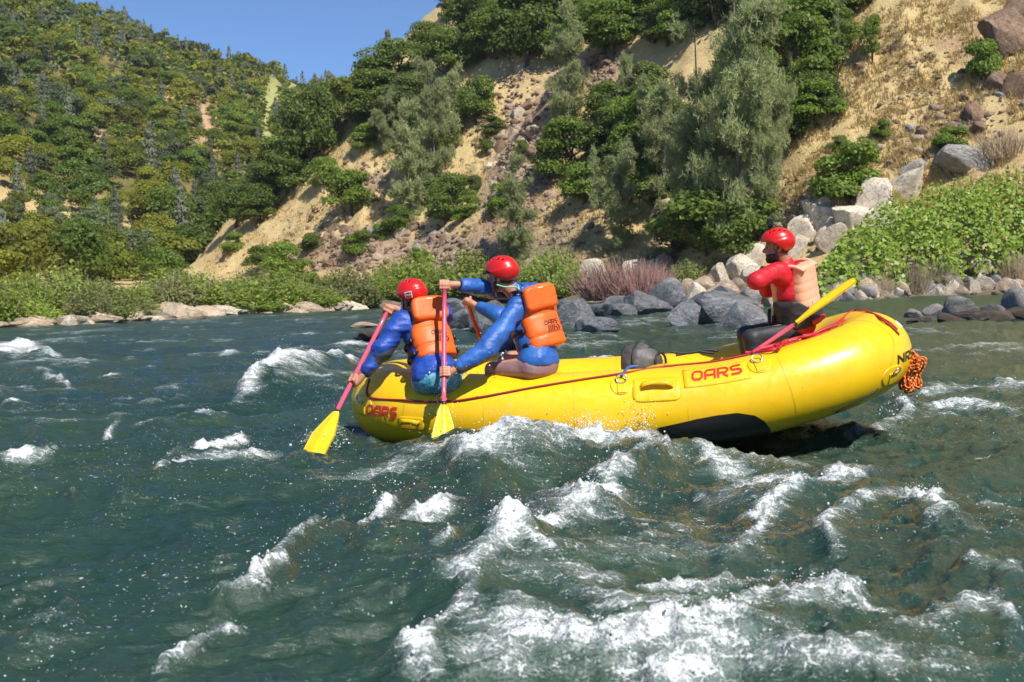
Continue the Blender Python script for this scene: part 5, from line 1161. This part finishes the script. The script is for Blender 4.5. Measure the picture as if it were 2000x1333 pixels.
    if sty.get('panel'):
        for S_, E_, W_ in ((SL, g['EL'], cL),):
            dn = np.array([.25, .3, -1.]); V, F = snet(lambda p: np.maximum(union([cap(S_ + dn * .018, E_ + dn * .018, .060 + sl, .05 + sl), cap(E_ + dn * .016, W_ + dn * .012, .05 + sl, .034 + sl * .5)], .03)(p), -((p - E_) @ unit(dn)) - .012), *bounds(np.stack([S_, E_, W_]), .13), .009)
            V = V + vnormals(V, F) * (.007 * fbm(V * 9, 3, True))[:, None]; ob('sleeve_panel', mesh('sleeve_panel', V - O, F, [M['jacket_panel']]), jo)
    # shorts or trousers
    low_pts = np.stack([P, g['KL'], g['KR'], g['AL'], g['AR']])
    fs = [ell(P, AP, (.182, .142, .13))] + legs(.014, sty['legs'] == 'pants')
    cutl = [lambda p: (p - P) @ pu - .045]
    if sty['legs'] != 'pants':
        for hp2, kn in ((hL, g['KL']), (hR, g['KR'])):
            d = unit(kn - hp2); q = hp2 + (kn - hp2) * .86; cutl.append(lambda p, d=d, q=q, kn=kn: np.where(np.linalg.norm(p - kn, axis=1) < .22, (p - q) @ d, -1.))
    cloth(fs, .010, .03, .006, 10, sty['legs'], M[sty['lm']], cutl, 8, low_pts)
    # life vest: front and back panels on the torso, collar flap, straps
    th = .026
    def ecyl(p, x):
        q = (p - C) @ A.T; rx, ry = .190 + x, .140 + x; k0 = np.hypot(q[:, 0] / rx, q[:, 1] / ry); k1 = np.hypot(q[:, 0] / rx ** 2, q[:, 1] / ry ** 2); return k0 * (k0 - 1) / (k1 + 1e-9), q
    vb, vt = sty.get('vb', -.25), sty.get('vt', .205)
    def fv(p):
        d, q = ecyl(p, th + .012); hw = np.interp(q[:, 2], [vb, -.05, .05, vt], [.165, .168, .150, .125]); d = smax(d, np.abs(q[:, 0]) - hw, .04)
        d = smax(d, q[:, 2] - vt + (q[:, 1] > 0) * .05, .035); d = smax(d, vb - q[:, 2], .035); return smax(d, -(np.abs(q[:, 1]) - .05), .03)
    V, F = snet(fv, *bounds(np.stack([C, C + up * .25, C - up * .3]), .33), .0102); n = vnormals(V, F); q = (V - C) @ A.T
    gr = sum(np.exp(-((q[:, 2] - u0) / .009) ** 2) for u0 in sty.get('quilt', (-.155, .01)))
    V = V + n * (.006 * fbm(V * 8 + 4, 3) - sty.get('quiltd', .007) * gr)[:, None]
    ve = ob('life_vest', mesh('life_vest', V - O, F, [M[sty['vest']]]), e); bv = BVHTree.FromPolygons([Vector(x) for x in V], F.tolist())
    B = lambda r, f, u: C + rt * r + fw * f + up * u
    if sty.get('flap', True):
        ff = rbox(B(0, -.192, .135), np.stack([rt, unit(fw + up * .18), unit(up - fw * .18)]), (.148, .036, .098), .034)
        V, F = snet(lambda p: smax(ff(p), ell(B(0, -.19, .12), A, (.175, .2, .135))(p), .03), *bounds(np.stack([B(0, -.19, .13)]), .26), .008); V = V + vnormals(V, F) * (.004 * fbm(V * 9, 2))[:, None]
        fo_ = ob('collar_flap', mesh('collar_flap', V - O, F, [M[sty['vest']]]), ve); b2 = BVHTree.FromPolygons([Vector(x) for x in V], F.tolist())
        decal('care_tag', rect_geo(1, 1), B(.0, -.24, .195), rt, up, fw, b2, .003, M['white_print'], fo_, O, (.045, .007))
    def strap(pts, r_, m='webbing', name='strap'):
        return ob(name, sweep_mesh(name, spline(pts, 26), r_, M[m], 6, off=O), ve)
    for s in (-1, 1):
        strap([B(s * .11, -.17, .19), B(s * .12, -.08, .235), B(s * .12, .03, .225), B(s * .115, .13, .13)], [.013 if 'strapm' not in sty else .017] * 26, sty.get('strapm', 'webbing'), 'shoulder_strap')
        for u0 in ((-.08, -.19) if sty.get('flap', True) else (-.2,)):
            strap([B(s * .198 * math.sin(R(x)), -.166 * math.cos(R(x)), u0) for x in (42, 60, 80, 100, 120, 138)], .0105)
            bx = B(s * .188, -.075, u0); Vb, Fb = snet(rbox(bx, np.stack([unit(fw + rt * s * .5), unit(rt * s - fw * .5), up]), (.028, .010, .019), .006), bx - .05, bx + .05, .006); ob('buckle', mesh('buckle', Vb - O, Fb, [M['black']]), ve)
    if sty.get('logo'):
        tg, W_ = text_geo('OARS', .2); cx, cy = sty['logo']
        decal('lettering', [(V / [W_, 1], F) for V, F in tg], B(cx, -.2, cy), rt, up, fw, bv, .003, M['black_print'], ve, O, (.135, .036)); decal('emblem', EMB, B(cx + .01, -.2, cy - .052), rt, up, fw, bv, .003, M['black_print'], ve, O, (.125, .055))
    if sty.get('lumbar'):
        def fl_(p):
            d, q = ecyl(p, .048); top_ = -.135 + .10 * np.exp(-((q[:, 0] + .20) / .075) ** 2) * (q[:, 1] < .12); return smax(smax(d, q[:, 2] - top_, .02), -.275 - q[:, 2], .03)
        V, F = snet(fl_, *bounds(np.stack([C, C - up * .3]), .33), .009); V = V + vnormals(V, F) * (.006 * fbm(V * 9, 3, True))[:, None]; lb = ob('lumbar_pack', mesh('lumbar_pack', V - O, F, [M['pants']]), ve); b3 = BVHTree.FromPolygons([Vector(x) for x in V], F.tolist())
        decal('webbing', rect_geo(1, 1), B(-.12, -.2, -.13), unit(fw * .6 + rt * -.1 + rt) , up, unit(fw * .8 + rt * .6), b3, .004, M['greyweb'], lb, O, (.028, .16))
        bx = B(-.02, -.185, -.235); Vb, Fb = snet(rbox(bx, A, (.10, .02, .022), .015), bx - .14, bx + .14, .008); ob('pocket_flap', mesh('pocket_flap', Vb - O, Fb, [M['red_print']]), lb)
        bx = B(-.20, .03, -.21); Vb, Fb = snet(rbox(bx, A, (.02, .035, .045), .015), bx - .08, bx + .08, .008); ob('pocket', mesh('pocket', Vb - O, Fb, [M['red_strap']]), lb)
        for q0, q1 in ((B(-.20, .12, -.15), B(-.17, .16, -.42)), (B(-.215, .06, -.2), B(-.19, .08, -.45)), (B(-.16, .17, -.1), B(-.2, .15, -.3))): ob('strap', sweep_mesh('strap', spline([q0, (q0 + q1) / 2 + rt * -.03, q1], 14), .014, M['webbing'], 6, off=O), lb)
        ob('waist_wrap', mesh('waist_wrap', *(lambda V, F: (V - O, F))(*snet(lambda p: smax(ell(P + pu * .02, AP, (.205, .175, .13))(p), np.abs((p - P - pu * .0) @ pu) - .075, .03), *bounds(np.stack([P]), .3), .010)), [M['red_strap']]), e)
    # helmet
    hc = Hh(0, -.012, .048)
    def fh(p):
        q = (p - hc) @ AH.T; d = ell(hc, AH, (.112, .138, .112))(p)
        line_ = .012 - .16 * (q[:, 1]) ; d = d - .0055 * sstep(.006, -.006, q[:, 2] - line_ * .55) * sstep(.10, .02, q[:, 1])
        cut = np.interp(q[:, 1], [-.15, -.05, .0, .045, .08, .15], [-.088, -.088, -.05, -.008, .002, .010]); d = smax(d, cut - q[:, 2], .010); d = np.maximum(d, -(ell(hc, AH, (.098, .124, .098))(p)))
        for s in (-1, 1):
            for ang, z in ((55, .075), (20, .082), (-15, .082), (-50, .075)):
                c = Hh(s * .062, -.012 + .075 * math.sin(R(ang)), .048 + z); d = np.maximum(d, -cap(hc + (c - hc) * .7, hc + (c - hc) * 1.6, .0095)(p))
        return d
    V, F = snet(fh, hc - .17, hc + .17, .0058); he = ob('helmet', mesh('helmet', V - O, F, [M['helmet']]), e); bh = BVHTree.FromPolygons([Vector(x) for x in V], F.tolist())
    for s in (-1, 1): ob('chin_strap', sweep_mesh('chin_strap', spline([Hh(s * .088, -.005, .0), Hh(s * .080, .01, -.05), Hh(s * .055, .045, -.105), Hh(0, .065, -.122)], 16), .007, M['webbing'], 6, off=O), he)
    vis_ = np.array([Hh(.11 * math.sin(a_), -.012 + .145 * math.cos(a_) * 1.05, .045) for a_ in np.linspace(-1., 1., 20)])
    if sty.get('visor'): ob('visor', sweep_mesh('visor', vis_, .010, M['black'], 6, off=O), he)
    if sty.get('sticker') is not None:
        sx, su = sty['sticker']; dr = unit(hf * math.cos(sx) + hr * math.sin(sx)); rx = np.cross(dr, hu)
        c = hc + hu * su; st_ = decal('sticker', rect_geo(1, 1), c, rx, hu, dr, bh, .003, M['white_print'], he, O, (.06, .05))
        tg, W_ = text_geo('OARS', .24); decal('sticker_print', [(V / [W_, 1], F) for V, F in tg], c + hu * .011, rx, hu, dr, bh, .005, M['black_print'], st_, O, (.048, .014)); decal('sticker_print', rect_geo(1, 1), c - hu * .012, rx, hu, dr, bh, .005, M['red_print'], st_, O, (.046, .017))
    if sty.get('camera'):
        cc = Hh(.0, .03, .205); Vb, Fb = snet(rbox(cc, AH, (.036, .024, .034), .006), cc - .07, cc + .07, .005); ac = ob('action_camera', mesh('action_camera', Vb - O, Fb, [M['black']]), he); ob('lens', sweep_mesh('lens', np.linspace(cc + hf * .024 + hr * -.012, cc + hf * .031 + hr * -.012, 3), .009, M['webbing'], 12, off=O), ac); ob('mount', sweep_mesh('mount', np.linspace(Hh(0, .03, .148), Hh(0, .03, .175), 4), [.034, .03, .018, .018], M['black'], 10, off=O), ac)
    if sty.get('cord'): ob('cord', sweep_mesh('cord', spline([Hh(-.085, -.0, -.06), Hh(-.075, -.06, -.085), Hh(0, -.115, -.10), Hh(.02, -.125, -.125), Hh(.05, -.105, -.09), Hh(.085, -.05, -.065)], 30), .0055, M['green_cord'], 6, off=O), e)
    return e
def grip(Pd, px, py, D, wx, wy, wD):        # a hand on a paddle: nearest point of the shaft to the seen hand, palm towards the wrist
    a = unit(Pd[1] - Pd[0]); q = at(px, py, D); G = Pd[0] + a * ((q - Pd[0]) @ a); w = at(wx, wy, wD); n = w - G; return G, a, n - a * (n @ a), w
def tgrip(Pd, w):                           # a hand over the T-grip
    a = unit(Pd[1] - Pd[0]); x = np.cross(a, unit(Pd[0] * [1, 1, 0])); n = w - Pd[0]; return Pd[0], x, n - x * (n @ x) - a * .06, w
G, x, n, w = grip(PD1, 700, 748, 8.85, 711, 731, 8.84); G2, x2, n2, w2 = tgrip(PD1, at(781, 606, 9.38))
person('front paddler in royal blue jacket and patterned blue shorts, one hand low by the water', dict(
    pelvis=at(851, 738, 8.80), chest=at(834, 655, 9.0), neck=at(814, 603, 9.04), head=at(803, 584, 9.02), fw=(-.42, .9, 0), pfw=(.05, 1, 0), hf=(-.72, .66, -.18),
    SL=at(784, 626, 8.93), EL=at(746, 684, 8.86), WL=w, SR=at(865, 616, 9.18), ER=at(825, 640, 9.5), WR=w2,
    KL=at(815, 730, 9.36), KR=at(900, 738, 9.30), AL=at(812, 800, 9.45), AR=at(890, 800, 9.42), GL=G, XL=x, nL=n, GR=G2, XR=x2, nR=n2),
    dict(skin='skin', hair='hair', jacket='jacket', legs='shorts', lm='shorts_blue', vest='vest', logo=(.03, -.07), sticker=(.95, -.03), panel=True))
G, x, n, w = grip(PD2, 869, 728, 8.53, 889, 722, 8.55); G2, x2, n2, w2 = tgrip(PD2, at(895, 556, 8.83))
person('rear paddler in lighter blue jacket and mauve shorts, arm stretched to an upright paddle', dict(
    pelvis=at(1052, 710, 8.88), chest=at(1041, 626, 8.96), neck=at(1003, 568, 8.95), head=at(979, 540, 8.90), fw=(-.55, .83, 0), pfw=(-.8, .6, 0), hf=(-.85, .50, -.12), hu=(-.12, 0, 1),
    SL=at(1010, 598, 8.82), EL=at(952, 682, 8.62), WL=w, SR=at(1040, 572, 9.12), ER=at(965, 566, 9.05), WR=w2,
    KL=at(962, 722, 8.98), KR=at(985, 706, 9.34), AL=at(952, 800, 9.15), AR=at(985, 800, 9.45), GL=G, XL=x, nL=n, GR=G2, XR=x2, nR=n2),
    dict(skin='skin', hair='hair', ponytail=True, jacket='jacket2', legs='shorts', lm='shorts', vest='vest', logo=(.035, -.07), sticker=(2.55, -.03), visor=True, cord=True, panel=True))
G2, x2, n2, w2 = tgrip(PD3, at(932, 598, 10.27)); G, x, n, w = grip(PD3, 945, 690, 10.5, 962, 685, 10.55)
person('far-side paddler mostly hidden behind the rear paddler, only hand and blue sleeve showing', dict(
    pelvis=at(1052, 684, 10.42), chest=at(1040, 632, 10.36), neck=at(1034, 616, 10.28), head=at(1030, 610, 10.22), fw=(-1, -.1, -.4), hf=(-.9, -.1, -.35),
    SL=at(1020, 618, 10.18), EL=at(975, 618, 10.12), WL=w2, SR=at(1030, 625, 10.55), ER=at(1000, 665, 10.62), WR=w,
    KL=at(1000, 700, 10.2), KR=at(1000, 702, 10.45), AL=at(1010, 770, 10.1), AR=at(1010, 770, 10.35), GL=G2, XL=x2, nL=n2, GR=G, XR=x, nR=n),
    dict(skin='skin', hair='hair', jacket='jacket2', legs='shorts', lm='pants', vest='vest'))
hx = at(1488, 512, 9.42)
person('guide in red shirt and faded peach vest with a camera on his red helmet', dict(
    pelvis=at(1552, 640, 9.58), chest=at(1553, 570, 9.52), neck=at(1533, 512, 9.46), head=at(1517, 483, 9.42), fw=(-.76, .65, 0), pfw=(-1, .1, 0), hf=(-.97, .18, -.10),
    SL=at(1518, 531, 9.32), EL=at(1477, 549, 9.18), WL=at(1492, 541, 9.48), SR=at(1552, 527, 9.68), ER=at(1500, 565, 9.72), WR=at(1490, 530, 9.62),
    KL=at(1470, 660, 9.34), KR=at(1458, 655, 9.74), AL=at(1478, 752, 9.30), AR=at(1470, 752, 9.70), GL=at(1489, 533, 9.60), XL=unit([.2, .6, .5]), nL=np.array([.3, -.7, -.3]), rL=.012),
    dict(skin='skin_dark', hair='hair', beard=True, glove=True, jacket='shirt', puff=.006, fold=.008, quiltd=.003, strapm='vest_pale', legs='pants', lm='pants', vest='vest_pale', flap=False, lumbar=True, camera=True, vb=-.20, vt=.23, quilt=(-.12, -.05, .02, .09)))

# ------------------------------------------------------------------ the air: faint haze over the valley
hb = MB(); x0, x1, y0, y1, z0, z1 = -820., 820., -60., 1150., -3.2, 330.
hv_ = [(x, y, z) for x in (x0, x1) for y in (y0, y1) for z in (z0, z1)]
hm_ = mesh('haze', np.array(hv_), np.array([(0, 1, 3, 2), (4, 6, 7, 5), (0, 4, 5, 1), (2, 3, 7, 6), (0, 2, 6, 4), (1, 5, 7, 3)]), [], False)
m = bpy.data.materials.new('haze_air'); m.use_nodes = True; t = m.node_tree; t.nodes.clear()
vo = t.nodes.new('ShaderNodeVolumePrincipled'); vo.inputs['Color'].default_value = (.80, .88, 1, 1); vo.inputs['Density'].default_value = .00013; vo.inputs['Anisotropy'].default_value = .2
om = t.nodes.new('ShaderNodeOutputMaterial'); L(t, vo.outputs[0], om.inputs['Volume']); hm_.materials.append(m)
ob('haze', hm_, kind='stuff')
